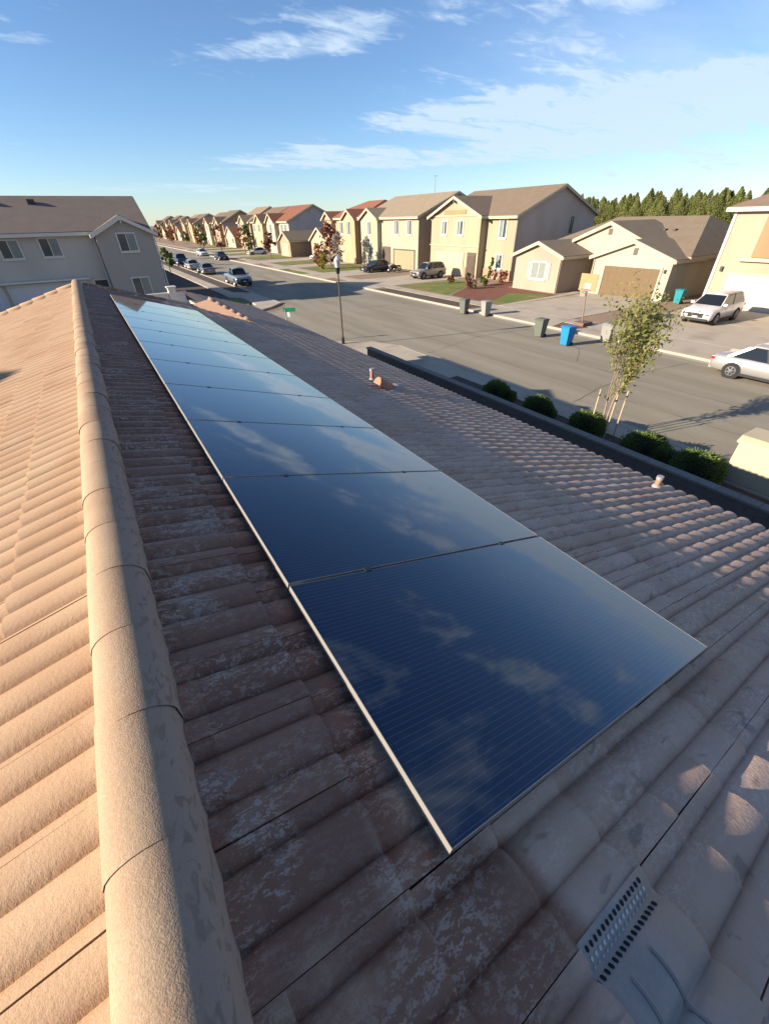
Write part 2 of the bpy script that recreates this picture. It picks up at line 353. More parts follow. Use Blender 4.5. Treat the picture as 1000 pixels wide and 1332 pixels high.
# far corner of the side street and the pavement running on beside the grey house
slab('corner_pavement', [(11.4, 47.5), (11.4, 50.5), (13.0, 50.5), (KX0-.17, 49), (KX0-.17, CS1+3.6), (13.0, CS1+2.2), (11.6, CS1+1.2), (10.2, CS1+.6), (10.2, CS1+2.2), (12.2, CS1+4.2), (12.4, 46.5)], -.01, .12, CONC)
slab('pavement', rect(11.4, 12.7, 50.5, 400), -.01, .12, CONC)
sheet('verge', rect(12.75, KX0-.18, 50.6, 400), .06, SOIL)
sheet('verge', rect(6.6, 11.35, 44, 130), .05, SOIL)
sheet('corner_lawn', [(6.0, CS1+3.2), (10.6, CS1+3.2), (11.9, CS1+5.2), (12.1, 46), (11.2, 47.2), (6.0, 47.2)], .055, LAWN)
# far side: verge, pavement, yards, drives
sheet('verge', rect(KX1+.17, 27.3, -60, 400), .10, DIRT)
far_pave = sheet('pavement', rect(27.32, 28.73, -10, 60.3), .112, MATS['joint_sand'])
for i in range(46):
    y0 = -10+i*1.53; slab('pavement_slab', rect(27.3, 28.75, y0, y0+1.515), -.01, .12+random.uniform(-.003, .003), CONC, far_pave)
slab('pavement', rect(27.3, 28.75, 60.4, 400), -.01, .12, CONC)
sheet('front_yard', rect(28.76, 62, -60, 420), .105, mat('yard_soil', (.26, .185, .125), .95, .2, .5, .15, 8.))
def drive(y0, y1, x1, n=4):
    dv = sheet('driveway', rect(KX1+.2, x1-.05, y0+.02, y1-.02), .124, MATS['joint_sand'])
    for k in range(n):
        a = KX1+.165+(x1-KX1-.165)*k/n; b = KX1+.165+(x1-KX1-.165)*(k+1)/n
        slab('drive_slab', [(a, y0-(.7 if k == 0 else 0)), (b-.015, y0), (b-.015, y1), (a, y1+(.7 if k == 0 else 0))], .0, .132+.002*(k % 2), CONC, dv)
drive(8.5, 16.8, 41, 5); drive(19.6, 26.4, 40, 5); drive(43.2, 50.6, 40, 4); drive(55.2, 61.5, 40, 4); drive(84.5, 90.5, 41, 3); drive(71.5, 76.5, 40, 3)
for y in (104, 117, 131, 144): drive(y, y+5.5, 40, 2)
def patch(name, px, z, m): return sheet(name, [G(*p)[:2] for p in px], z, m)
sheet('lawn', [(29.0, 5.2), (29.0, 8.2), (38.5, 8.2), (40.4, 5.5), (40.4, 0), (29.0, 0)], .125, LAWN)
sheet('lawn', [(29.0, 27.2), (31.2, 26.7), (35.8, 27.6), (36.3, 28.6), (34.2, 31.0), (30.6, 29.2), (29.0, 29.4)], .118, LAWN)
sheet('mulch_bed', [(28.9, 26.9), (36.9, 27.0), (37.3, 34.3), (40.6, 35.2), (40.6, 37.4), (33.4, 36.6), (29.2, 33.8)], .112, MULCH)
sheet('lawn', [(29.0, 34.2), (33.4, 36.8), (37.0, 38.0), (37.4, 42.8), (29.0, 42.6)], .116, LAWN)
sheet('lawn', [(29.0, 62.0), (38, 62.0), (38, 70.6), (29.0, 70.6)], .116, LAWN)
sheet('lawn', [(29.0, 77.2), (38, 77.2), (38, 83.6), (29.0, 83.6)], .116, LAWN)
sheet('lawn', [(25.6, 62.2), (27.2, 62.2), (27.2, 71), (25.6, 71)], .109, LAWN)
sheet('mulch_bed', rect(25.6, 27.25, 27.5, 42.0), .109, SOIL)
sheet('mulch_bed', rect(25.6, 27.25, 17.2, 19.0), .109, MULCH)
sheet('mulch_bed', rect(25.6, 27.25, 5.0, 7.6), .109, MULCH)
for y0 in (93, 110, 124, 138, 152): sheet('lawn', rect(29, 38, y0, y0+8), .116, LAWN)
slab('front_path', [(28.7, 26.45), (36.8, 26.6), (39.9, 26.9), (39.9, 27.8), (36.5, 27.3), (28.7, 27.0)], 0, .134, CONC)

# ------------------------------------------------------------------ our house
OUR_Y0, OUR_Y1 = -4.5, 14.45
SE = 6.42
house = empty('tiled_house', (2.0, 6.0, 0), label='low house with the long tiled roof that carries the solar panels', cat='house')
HL = (2.0, 6.0, 0)
STUC = mat('beige_stucco', (.42, .35, .27), .9, .06, .8, .05, 60., .3, 80.)
mb = MB()
xe = XR+CA*SE
mb.prism([(XR-CA*SE+.5, 0), (xe-.5, 0), (xe-.5, ZR-SA*SE+.02), (XR, ZR-.22), (XR-CA*SE+.5, ZR-SA*SE+.02)], 'y', OUR_Y0+.4, OUR_Y1-.35)
wpar(mb.build('wall', STUC), house, HL)
wpar(MB().prism([(3.2, 0), (xe-.5, 0), (xe-.5, ZR-SA*SE+.02), (3.2, ZR-SA*3.7-.25)], 'y', OUR_Y1-.34, 20.0).build('wing_wall', STUC), house, HL)
# roof deck (underlay)
def P(side, s, y, h=0.):                 # a point of our roof: side -1 street-far, +1 street side
    return (XR+side*(CA*s+SA*h), y, ZR-SA*s+CA*h)
mb = MB()
for sd_ in (-1, 1):
    v = [P(sd_, a, b, h) for h in (-.05, -.14) for a, b in ((.0, OUR_Y0), (SE, OUR_Y0), (SE, OUR_Y1-.02), (.0, OUR_Y1-.02))]
    mb.add(v, [(0, 1, 2, 3), (7, 6, 5, 4), (0, 4, 5, 1), (1, 5, 6, 2), (2, 6, 7, 3), (3, 7, 4, 0)])
v = [P(1, a, b, h) for h in (-.05, -.14) for a, b in ((3.72, OUR_Y1-.01), (SE, OUR_Y1-.01), (SE, 20.4), (3.72, 20.4))]
mb.add(v, [(0, 1, 2, 3), (7, 6, 5, 4), (0, 4, 5, 1), (1, 5, 6, 2), (2, 6, 7, 3), (3, 7, 4, 0)])
roof = wpar(mb.build('roof', DECK), house, HL)

def tile_mesh(side):
    LEN = EXP+.10; ph = .052; half = TW/2; LAP = .025
    def w(u): return .037*abs(math.sin(math.pi*(u+ph)/half))**.60
    cuts = [0., half-ph, TW-ph, TW-.003]
    v = []; f = []; sm = []
    for a, b, n in ((cuts[0], cuts[1], 8), (cuts[1], cuts[2], 10), (cuts[2], cuts[3], 3)):
        us = [a+(b-a)*i/n for i in range(n+1)]; o = len(v)
        for d, h in ((-LEN, .001), (0., LAP)):
            for u in us: v.append((d, u, w(u)+h-.022))
        for u in us: v.append((0., u, w(u)+LAP-.022))
        for u in us: v.append((-.004, u, w(u)+LAP-.026-.022))
        m = n+1
        for i in range(n):
            f.append((o+i, o+m+i, o+m+i+1, o+i+1)); sm.append(True)
            f.append((o+2*m+i, o+3*m+i, o+3*m+i+1, o+2*m+i+1)); sm.append(False)
    for u in (0., TW-.003):
        c = len(v); v += [(-LEN, u, w(u)-.021), (0, u, w(u)+LAP-.022), (0, u, w(u)+LAP-.044), (-LEN, u, w(u)-.043)]
        f.append((c, c+1, c+2, c+3)); sm.append(False)
    return v, f, sm
TV, TF, TS = tile_mesh(1)
TVa = np.array(TV)
TILE_ME = mesh('tile', TV, TF, TILE); TILE_ME.polygons.foreach_set('use_smooth', TS)
def tile_matrix(side, s, y, jit=True):
    # local x down the slope, local y along the ridge, local z out of the roof; mirrored courses turn by 180 degrees
    r = np.random.default_rng(int(abs(s*1000)*7+abs(y*1000)*13+(side > 0)*5))
    dz = r.uniform(-.0025, .0025) if jit else 0; ds = r.uniform(-.006, .006) if jit else 0; rt = r.uniform(-.006, .006) if jit else 0
    ex = np.array([side*CA, 0, -SA]); ez = np.array([side*SA, 0, CA]); ey = np.array([0, 1., 0])
    if side < 0: ey = -ey
    o = np.array(P(side, s+ds, y, dz))
    if side < 0: o = o+np.array([0, TW-.003, 0])
    ex2 = ex+ey*rt; ey2 = ey-ex*rt
    return Matrix(((ex2[0], ey2[0], ez[0], o[0]), (ex2[1], ey2[1], ez[1], o[1]), (ex2[2], ey2[2], ez[2], o[2]), (0, 0, 0, 1)))
tiles = []
j0 = int(math.floor((OUR_Y0-JOINT_Y)/TW))+1
for side, b0 in ((1, BUTT_R), (-1, BUTT_L)):
    n = 0
    while b0+n*EXP < SE+.12:
        s = min(b0+n*EXP, SE+.10)
        for j in range(j0, 80):
            y = JOINT_Y+j*TW
            ymax = OUR_Y1 if (side < 0 or s < 3.75) else 20.35
            if y+TW > ymax: break
            if side > 0 and n == 2 and j == -2: continue       # the perforated vent tile takes this place
            tiles.append((side, n, s, y))
        n += 1
PY0, PW, PG, PN = .194, 1.122, .016, 11
PS0, PS1 = .670, 2.560
def shown(t):
    side, n, s, y = t
    c = P(side, s-EXP/2, y+TW/2, .03); px, py, w = proj(c)
    if w < .05 or not (-60 < px < 1060 and -40 < py < 1400): return 0
    if side > 0 and PS0+.05 < s-.1 and s < PS1+.1 and PY0 < y and y < PY0+PN*PW-.3: return 0
    d = np.array(c)-EYE; dist = np.linalg.norm(d); nn = np.array([side*SA, 0, CA])
    return abs(d@nn)/dist/dist**2
rank = sorted(tiles, key=shown, reverse=True)
single = set(rank[:292]); rest = [t for t in tiles if t not in single]
RI = Matrix.Translation(Vector((0, 0, 0)))
for t in sorted(single):
    o = obj('tile', TILE_ME, roof); o.matrix_basis = tile_matrix(t[0], t[2], t[3])
def joined(ts, name):
    V = []; Fc = []; S = []
    nv = len(TV)
    for k, t in enumerate(ts):
        M = np.array(tile_matrix(t[0], t[2], t[3])); V.append(TVa@M[:3, :3].T+M[:3, 3])
        Fc += [tuple(i+k*nv for i in q) for q in TF]
        S += TS
    me = mesh(name, np.vstack(V), Fc, TILE); me.polygons.foreach_set('use_smooth', S)
    o = obj(name, me, roof); o['kind'] = 'stuff'; return o
joined(rest, 'tile_field')

# ridge caps: tapered half barrels, each lapping the next
def ridge_tile_mesh(L=.42, e=.36):
    v = []; f = []; n = 12
    prof = [(math.cos(math.pi*(1-i/n)), math.sin(math.pi*(1-i/n))) for i in range(n+1)]
    for yy, wd, hh in ((0., .1110, .0965), (L*.5, .1105, .0960), (L, .1100, .0952)):
        for cx_, cz_ in prof:
            v.append((wd*cx_, yy, -.060+hh*(max(cz_, 0.)**.9)-(.085 if abs(cx_) > .999 else 0.)))
    for k in range(2):
        for i in range(n): f.append((k*(n+1)+i, k*(n+1)+i+1, (k+1)*(n+1)+i+1, (k+1)*(n+1)+i))
    b = len(v); v += [v[i] for i in range(n+1)]+[(v[i][0]*.99, .001, v[i][2]-.0025) for i in range(n+1)]
    sm = [True]*len(f)
    for i in range(n): f.append((b+i, b+n+1+i, b+n+2+i, b+i+1)); sm.append(False)
    me = mesh('ridge_tile', v, f, RIDGE); me.polygons.foreach_set('use_smooth', sm); return me
RT_ME = ridge_tile_mesh()
yy = OUR_Y0; k = 0
while yy < OUR_Y1-.2:
    o = obj('ridge_tile', RT_ME, roof)
    o.location = (XR-.024+random.uniform(-.003, .003), yy, ZR+.072+random.uniform(-.0005, .0005)); o.rotation_euler = (R(-.12), random.uniform(-.005, .005), random.uniform(-.006, .006))
    yy += .36; k += 1
# mortar bedding under the caps
for sd_ in (-1, 1):
    mb = MB(); mb.add([P(sd_, a, b, h_) for a, h_ in ((.0, .0), (.115, -.012), (.115, -.045), (.0, -.045)) for b in (OUR_Y0, OUR_Y1-.05)], [(0, 2, 3, 1), (2, 4, 5, 3), (4, 6, 7, 5), (6, 0, 1, 7), (0, 6, 4, 2), (1, 3, 5, 7)])
    wpar(mb.build('ridge_mortar', mat('mortar_bed', (.13, .085, .065), .95, .2, 8., .2, 60., .6, 60.)), roof, (0, 0, 0))
# rake tiles down the far gable edge
RK = MB()
def rake_mesh():
    mb = MB(); n = 6
    v = []
    for d in (0., .40):
        for i in range(n+1):
            t = math.pi*(i/n); v.append((d, .06*math.cos(t), .075*math.sin(t)-.01+(.02 if d == .40 else 0)))
    f = [(i, i+1, n+2+i, n+1+i) for i in range(n)]
    v += [(.40, .05*math.cos(math.pi*i/n), .06*math.sin(math.pi*i/n)-.005) for i in range(n+1)]
    f += [(n+1+i, n+2+i, 2*n+3+i, 2*n+2+i) for i in range(n)]
    me = mesh('rake_tile', v, f, TILE, True); return me
RKM = rake_mesh()
for side in (-1, 1):
    for n in range(22):
        s = .10+n*EXP
        if side > 0 and s > 3.6: break
        o = obj('rake_tile', RKM, roof)
        ex = np.array([side*CA, 0, -SA]); ez = np.array([side*SA, 0, CA]); ey = np.cross(ez, ex); p = P(side, s, OUR_Y1-.03, .012)
        o.matrix_basis = Matrix(((ex[0], ey[0], ez[0], p[0]), (ex[1], ey[1], ez[1], p[1]), (ex[2], ey[2], ez[2], p[2]), (0, 0, 0, 1)))
# small pitched roof that rises from the street slope near the far gable end
PALE = mat('pale_clay_tile', (.50, .31, .205), .85, .12, 3., .10, 40., .4, 50.)
def on_roof(x, h=0.): return ZR-(x-XR)*SA/CA+h
Bp = AX(272.5, 390, 2.84)
cr = [(2.22, 14.36, on_roof(2.22, .02)), (3.66, 12.98, on_roof(3.66, .035)), (2.84, Bp[1], Bp[2]+.03), (3.98, 14.42, on_roof(3.98, .03)),
      (2.22, 14.36, on_roof(2.22, -.10)), (3.66, 12.98, on_roof(3.66, -.10)), (3.98, 14.42, on_roof(3.98, -.10)), (2.84, Bp[1]+.12, on_roof(2.84, -.10))]
groof = wpar(MB().add(cr, [(0, 1, 2), (1, 3, 2), (2, 3, 6, 7), (0, 2, 7, 4), (0, 4, 5, 1), (1, 5, 6, 3), (4, 7, 6, 5)]).build('small_roof', PALE), house, HL)
hp0 = np.array(cr[2]); hp1 = np.array(cr[1]); hd = hp1-hp0; hl = np.linalg.norm(hd); hd /= hl
for k in range(int(hl/.26)):
    p = hp0+hd*(k*.26)+np.array([0, 0, .005]); ez = np.array([0, 0, 1.])-hd*hd[2]; ez /= np.linalg.norm(ez); ey = np.cross(ez, hd)
    o = obj('hip_tile', RKM, groof); o.matrix_basis = Matrix(((hd[0]*.7, ey[0], ez[0], p[0]), (hd[1]*.7, ey[1], ez[1], p[1]), (hd[2]*.7, ey[2], ez[2], p[2]), (0, 0, 0, 1)))
# eave: fascia, gutter, vertical roof fittings
mb = MB()
for sd_, y1 in ((1, 20.4), (-1, OUR_Y1)):
    x = XR+sd_*(CA*SE); z = ZR-SA*SE
    mb.box(min(x, x+sd_*.03), max(x, x+sd_*.03), OUR_Y0, y1, z-.30, z-.06)
wpar(mb.build('fascia', mat('fascia_paint', (.45, .40, .33), .7)), house, HL)
# perforated vent tile
VENTM = mat('vent_metal', (.31, .265, .24), .55, .10, 6., .10, 80., .15, 30., metal=.25)
def vent_tile():
    s1 = BUTT_R+2*EXP+.01; ya = JOINT_Y-2*TW
    mb = MB(); L0 = EXP+.06; nu = 24
    def w(u): return .036*abs(math.sin(math.pi*(u+.052)/(TW/2)))**.60
    us = np.linspace(-.006, TW+.006, nu+1); v = []
    for d, h in ((-L0, .010), (-L0*.5, .022), (0., .036)):
        for u in us: v.append(P(1, s1+d, ya+u, w(u)+h-.02))
    for u in us: v.append(P(1, s1, ya+u, w(u)+.004-.02))
    f = [(k*(nu+1)+i, (k+1)*(nu+1)+i, (k+1)*(nu+1)+i+1, k*(nu+1)+i+1) for k in range(3) for i in range(nu)]
    o = obj('vent_tile', mesh('vent_tile', v, f, VENTM, True), roof)
    return o, s1, ya
vt, vs1, vya = vent_tile()
vt['label'] = 'smooth grey metal vent tile with rows of slots'

# ------------------------------------------------------------------ solar panels on rails
GLASS = panel_material()
PD = 1.172                                            # eye to panel plane
def PP(s, y, h=0.):                                   # point of the panel plane (s measured from the eye's foot)
    base = EYE-np.array([SA, 0, CA])*PD
    return base+np.array([CA, 0, -SA])*s+np.array([SA, 0, CA])*h+np.array([0, y, 0])
LEN_P = PS1-PS0; WID_P = PW-PG
def slot_meshes():
    t = .036; lip = .0022
    fr = MB()
    for (a, b, c, d) in ((0, LEN_P, 0, lip), (0, LEN_P, WID_P-lip, WID_P), (0, lip, lip, WID_P-lip), (LEN_P-lip, LEN_P, lip, WID_P-lip)):
        fr.box(a, b, c, d, -t, 0.)
    gl = MB().box(lip-.001, LEN_P-lip+.001, lip-.001, WID_P-lip+.001, -.008, -.0008)
    jb = MB().box(LEN_P*.5-.06, LEN_P*.5+.06, WID_P*.5-.04, WID_P*.5+.04, -.030, -.0085)
    return fr, gl, jb
fr, gl, jb = slot_meshes()
p0 = empty('solar_panel', label='x', cat='solar panel', group='solar panels in a row on the roof')
fr.build('frame', ALU, p0); gl.build('glass', GLASS, p0); jb.build('junction_box', DARKMETAL, p0)
PLAB = ['dark blue solar panel at the end of the row beside the slotted vent tile']
ORD = ['second', 'third', 'fourth', 'fifth', 'sixth', 'seventh', 'eighth', 'ninth', 'tenth']
PLAB += ['dark blue solar panel, %s in the row from the slotted vent tile' % w for w in ORD]
PLAB += ['pale sky-reflecting solar panel at the end of the row towards the grey house']
for k in range(PN):
    o = p0 if k == 0 else copy_tree(p0)
    p = PP(PS0, PY0+k*PW); ex = (CA, 0, -SA); ez = (SA, 0, CA)
    o.matrix_basis = Matrix(((ex[0], 0, ez[0], p[0]), (0, 1, 0, p[1]), (ex[2], 0, ez[2], p[2]), (0, 0, 0, 1)))
    o['label'] = PLAB[k]
for ri, s in enumerate((PS0+.42, PS1-.42)):
    r = empty('mounting_rail', tuple(PP(s, PY0, -.04)), label='aluminium rail under the solar panels, %s' % ('nearer the ridge' if ri == 0 else 'nearer the street'), cat='rail', group='rails under the solar panels')
    L_ = PN*PW
    ex = (CA, 0, -SA); ez = (SA, 0, CA); p = PP(s, PY0, -.037)
    r.matrix_basis = Matrix(((ex[0], 0, ez[0], p[0]), (0, 1, 0, p[1]), (ex[2], 0, ez[2], p[2]), (0, 0, 0, 1)))
    MB().box(-.02, .02, .004, L_-.02, -.045, -.001).build('rail', ALU, r)
    for k in range(8): MB().box(-.025, .025, .3+k*1.55, .36+k*1.55, -.145, -.0455).build('bracket', ALU, r)
    for k in range(1, PN):
        MB().box(-.022, .022, k*PW-PG+.002, k*PW-.002, -.001, .037).box(-.018, .018, k*PW-PG-.006, k*PW+.006, .0375, .0400).build('clamp', DARKMETAL, r)

# slots of the vent (rows of dark openings with one row of light metal between)
SLOT = mat('slot_dark', (.012, .012, .014), .8, 0); SLOTL = mat('slot_bright', (.50, .50, .48), .5, .05, metal=.2)
def vent_slots():
    # rows of slots pressed into the flank of the vent tile, following its surface
    L0 = EXP+.06
    def surf(s_, u): return .036*abs(math.sin(math.pi*(u+.052)/(TW/2)))**.60+.010+.026*(s_-(vs1-L0))/L0-.02
    def q(s_, u, h): return P(1, s_, vya+u, surf(s_, u)+h)
    for ua, m in ((.278, SLOT), (.262, SLOTL), (.2475, SLOTL), (.228, SLOT)):
        mb = MB()
        for k in range(16):
            sa = vs1-.318+k*.0186; w_ = .0085; du = .0115 if m is SLOT else .0085
            poly = [(sa+w_*x, ua+du*y) for x, y in ((.0, .25), (.25, .0), (.75, .0), (1., .25), (1., .75), (.75, 1.), (.25, 1.), (.0, .75))]
            mb.add([q(x, y, .0014) for x, y in poly]+[q(x, y, -.002) for x, y in poly], [tuple(range(8))]+[(i, (i+1) % 8, 8+(i+1) % 8, 8+i) for i in range(8)])
        mb.build('slot_row', m, vt)
    for ua in (.10, .16):
        mb = MB(); n = 14; v = []
        for i in range(n+1):
            u = .005+i*(.20-.005)/n; v += [q(vs1-.25+(ua-.10)*1.6, u, .001), q(vs1-.244+(ua-.10)*1.6, u, .005), q(vs1-.238+(ua-.10)*1.6, u, .001)]
        mb.add(v, [(3*i+k, 3*i+k+1, 3*i+k+4, 3*i+k+3) for i in range(n) for k in range(2)])
        mb.build('pressed_rib', VENTM, vt)
vent_slots()

# roof pipes on the street side
TERRA = mat('terracotta_pipe', (.33, .165, .10), .8, .08, 6.)
LEAD = mat('lead_flashing', (.32, .30, .29), .6, .1, 10., metal=.3)
def pipe(s, y, r, h, label, hood=False):
    b = P(1, s, y, 0.); e = empty('vent_pipe', (b[0], b[1], b[2]), label=label, cat='vent pipe')
    MB().tube((0, 0, -.03), (0, 0, .07), r*2.4, r*1.35, 12).build('flashing', LEAD, e, True)
    MB().tube((0, 0, .0), (0, 0, h), r, r, 12).build('pipe', TERRA, e, True)
    MB().tube((0, 0, h-.02), (0, 0, h+.025), r*1.25, r*1.2, 12).build('cap', LEAD if not hood else TERRA, e)
    return e
def s_of(px, py):
    r = ray(px, py); n = np.array([SA, 0, CA]); q = r*((n@(np.array([XR, 0, ZR])-EYE))/(n@r)); p = q+EYE; return (p[0]-XR)/CA, p[1]
s_, y_ = s_of(484, 496); pipe(s_, y_, .035, .22, 'thin upright pipe on the roof beside the half round roof vent')
s_, y_ = s_of(852, 636); pipe(s_, y_, .034, .17, 'short capped pipe close to the roof edge above the block wall')
s_, y_ = s_of(501, 507)
e = empty('roof_vent', P(1, s_, y_, .02), label='half round terracotta vent lying on the tiles', cat='roof vent')
n = 10; v = []; 
for d in (-.22, .0, .22):
    for i in range(n+1):
        t = math.pi*i/n; v.append((d*CA+ .10*math.sin(t)*SA, .11*math.cos(t), -d*SA+.13*math.sin(t)*CA))
f = [(k*(n+1)+i, k*(n+1)+i+1, (k+1)*(n+1)+i+1, (k+1)*(n+1)+i) for k in range(2) for i in range(n)]+[tuple(range(n+1)), tuple(range(2*n+2, 3*n+3))]
obj('hood', mesh('hood', v, f, TERRA), e)
MB().box(-.26, .30, -.16, .16, -.06, .0).build('flashing', LEAD, e)
e.children[-1].rotation_euler = (0, AL, 0)

# ------------------------------------------------------------------ houses of the street
GLASSW = mat('window_glass', (.05, .065, .07), .08, .25, .8, spec=.6)
BLIND = mat('blind_behind_glass', (.20, .215, .195), .35, .15, 2., spec=.6)
WHITE = mat('white_paint', (.58, .54, .48), .6, .05, 2.)
TRIMC = mat('cream_trim', (.46, .385, .265), .65, .05, 2.)
DARKTRIM = mat('dark_trim', (.10, .085, .075), .6, .05, 2.)
def roofmat(name, c): return mat(name, c, .9, .16, 1.2, .14, 7., .5, 9., spec=.15)
class House:
    def __init__(s, name, loc, label, cat='house', group=None, wall=None, roof=None, trim=None):
        s.loc = loc; s.e = empty(name, loc, label=label, cat=cat, group=group); s.wall = wall; s.roof = roof; s.trim = trim or TRIMC
    def put(s, o): return wpar(o, s.e, s.loc)
    def gable(s, axis, a0, a1, b0, b1, ze, zr, ova=.35, ovb=.45, wall=None, roof=None, name='wall', z0=0., thick=.16, trim=None, b_ridge=None):
        wall = wall or s.wall; roof = roof or s.roof; c = (b0+b1)/2 if b_ridge is None else b_ridge
        sl = (zr-ze)/(c-b0); sr = (zr-ze)/(b1-c)
        s.put(MB().prism([(b0, z0), (b1, z0), (b1, ze), (c, zr-.02), (b0, ze)], 'x' if axis == 'x' else 'y', a0, a1).build(name, wall))
        mb = MB(); fa = MB()
        for sg, b, k in ((-1, b0, sl), (1, b1, sr)):
            be = b+sg*ovb; zeav = ze-ovb*k
            poly = [(c, zr+.02), (be, zeav+.02), (be, zeav+.02+thick), (c, zr+.02+thick)]
            mb.prism(poly, axis, a0-ova, a1+ova)
            p2 = [(be+sg*.004, zeav-.10), (be+sg*.06, zeav-.10), (be+sg*.06, zeav+.13), (be+sg*.004, zeav+.13)]
            fa.prism(p2, axis, a0-ova, a1+ova)
            for a in (a0-ova-.045, a1+ova+.003):
                fa.prism([(c, zr-.13), (be, zeav-.13), (be, zeav+.02+thick*.8), (c, zr+.02+thick*.8)], axis, a, a+.042)
        r = s.put(mb.build('roof', roof)); f = s.put(fa.build('fascia', trim or s.trim)); return r
    def hip(s, x0, x1, y0, y1, ze, zr, ry0, ry1, rx=None, ov=.45, wall=None, z0=0., roof=None):
        rx = (x0+x1)/2 if rx is None else rx
        s.put(MB().box(x0, x1, y0, y1, z0, ze).build('wall', wall or s.wall))
        X0, X1, Y0, Y1 = x0-ov, x1+ov, y0-ov, y1+ov
        v = [(X0, Y0, ze-.02), (X1, Y0, ze-.02), (X1, Y1, ze-.02), (X0, Y1, ze-.02), (X0, Y0, ze+.14), (X1, Y0, ze+.14), (X1, Y1, ze+.14), (X0, Y1, ze+.14), (rx, ry0, zr), (rx, ry1, zr)]
        f = [(3, 2, 1, 0), (0, 1, 5, 4), (1, 2, 6, 5), (2, 3, 7, 6), (3, 0, 4, 7), (4, 5, 8), (5, 6, 9, 8), (6, 7, 9), (7, 4, 8, 9)]
        r = s.put(MB().add(v, f).build('roof', roof or s.roof))
        fa = MB()
        for (a, b, c, d) in ((X0-.05, X0-.003, Y0, Y1), (X1+.003, X1+.05, Y0, Y1), (X0, X1, Y0-.05, Y0-.003), (X0, X1, Y1+.003, Y1+.05)): fa.box(a, b, c, d, ze-.14, ze+.10)
        s.put(fa.build('fascia', s.trim)); return r
    def _q(s, face, c):
        # (along, height, out) -> world
        return {'-x': lambda u, v, n: (c-n, u, v), '-y': lambda u, v, n: (u, c-n, v), '+x': lambda u, v, n: (c+n, u, v)}[face]
    def _b(s, mb, face, c, u0, u1, v0, v1, n0, n1):
        q = s._q(face, c); a = q(u0, v0, n0); b = q(u1, v1, n1)
        mb.box(min(a[0], b[0]), max(a[0], b[0]), min(a[1], b[1]), max(a[1], b[1]), min(a[2], b[2]), max(a[2], b[2])); return mb
    def window(s, face, c, u0, u1, v0, v1, frame=None, t=.10, halves=2, glass=None, shutters=None):
        if u0 > u1: u0, u1 = u1, u0
        mb = MB(); fm = frame or WHITE
        for a in ((u0-t, u1+t, v1, v1+t), (u0-t, u1+t, v0-t, v0), (u0-t, u0, v0, v1), (u1, u1+t, v0, v1)): s._b(mb, face, c, *a, .002, .07)
        w = (u1-u0)/halves
        for k in range(1, halves): s._b(mb, face, c, u0+w*k-.03, u0+w*k+.03, v0, v1, .002, .05)
        win = s.put(mb.build('window', fm))
        for k in range(halves):
            a0 = u0+w*k+(.03 if k else 0); a1 = u0+w*(k+1)-(.03 if k < halves-1 else 0)
            m = MB(); s._b(m, face, c, a0, a1, v0, v1, .004, .022+.008*k); m.build('pane', glass or (GLASSW if k == 0 else MATS['window_glass2'])).parent = win
        sl = MB(); s._b(sl, face, c, u0-t-.04, u1+t+.04, v0-t-.07, v0-t-.003, .002, .11); sl.build('sill', fm).parent = win
        if shutters:
            for a, b in ((u0-t-.42, u0-t-.02), (u1+t+.02, u1+t+.42)):
                m = MB(); s._b(m, face, c, a, b, v0-.05, v1+.05, .002, .05); s.put(m.build('shutter', shutters))
        return win
    def garage(s, face, c, u0, u1, h, m, z0=.14, rows=4, trim=None):
        if u0 > u1: u0, u1 = u1, u0
        tr = MB(); tm = trim or s.trim
        for a in ((u0-.16, u0, z0, h+.16), (u1, u1+.16, z0, h+.16), (u0, u1, h, h+.16)): s._b(tr, face, c, *a, .002, .09)
        g = s.put(tr.build('garage_door', tm)); ph = (h-z0)/rows
        for k in range(rows):
            p = MB(); s._b(p, face, c, u0, u1, z0+k*ph+.006, z0+(k+1)*ph-.006, .003, .030)
            nc = 8
            for i in range(nc):
                w = (u1-u0)/nc; s._b(p, face, c, u0+i*w+.07, u0+(i+1)*w-.07, z0+k*ph+.10, z0+(k+1)*ph-.10, .032, .042)
            p.build('door_panel', m).parent = g
        return g
    def block(s, name, m, x0, x1, y0, y1, z0, z1): return s.put(MB().box(x0, x1, y0, y1, z0, z1).build(name, m))
    def door(s, face, c, u0, u1, z0, z1, m, frame=None):
        d = MB(); s._b(d, face, c, u0, u1, z0, z1, .003, .04)
        for (a, b, e, f) in ((.15, .85, .08, .45), (.15, .85, .52, .93)): s._b(d, face, c, u0+(u1-u0)*a, u0+(u1-u0)*b, z0+(z1-z0)*e, z0+(z1-z0)*f, .042, .055)
        o = s.put(d.build('door', m)); fr = MB()
        for a in ((u0-.1, u0-.002, z0, z1+.1), (u1+.002, u1+.1, z0, z1+.1), (u0-.002, u1+.002, z1+.002, z1+.1)): s._b(fr, face, c, *a, .002, .06)
        fr.build('frame', frame or WHITE).parent = o
        h = MB(); s._b(h, face, c, u0+.06, u0+.12, z0+.95, z0+1.08, .057, .10); h.build('handle', DARKMETAL).parent = o
mat('window_glass2', (.16, .19, .19), .12, .3, 1.5, spec=.6)
def stucco(name, c):
    if name in MATS: return MATS[name]
    return mat(name, c, .92, .09, .9, .07, 22., .3, 40., spec=.2, col2=tuple(v*.88 for v in c), cscale=.45, stretch=(1, 1, .45))

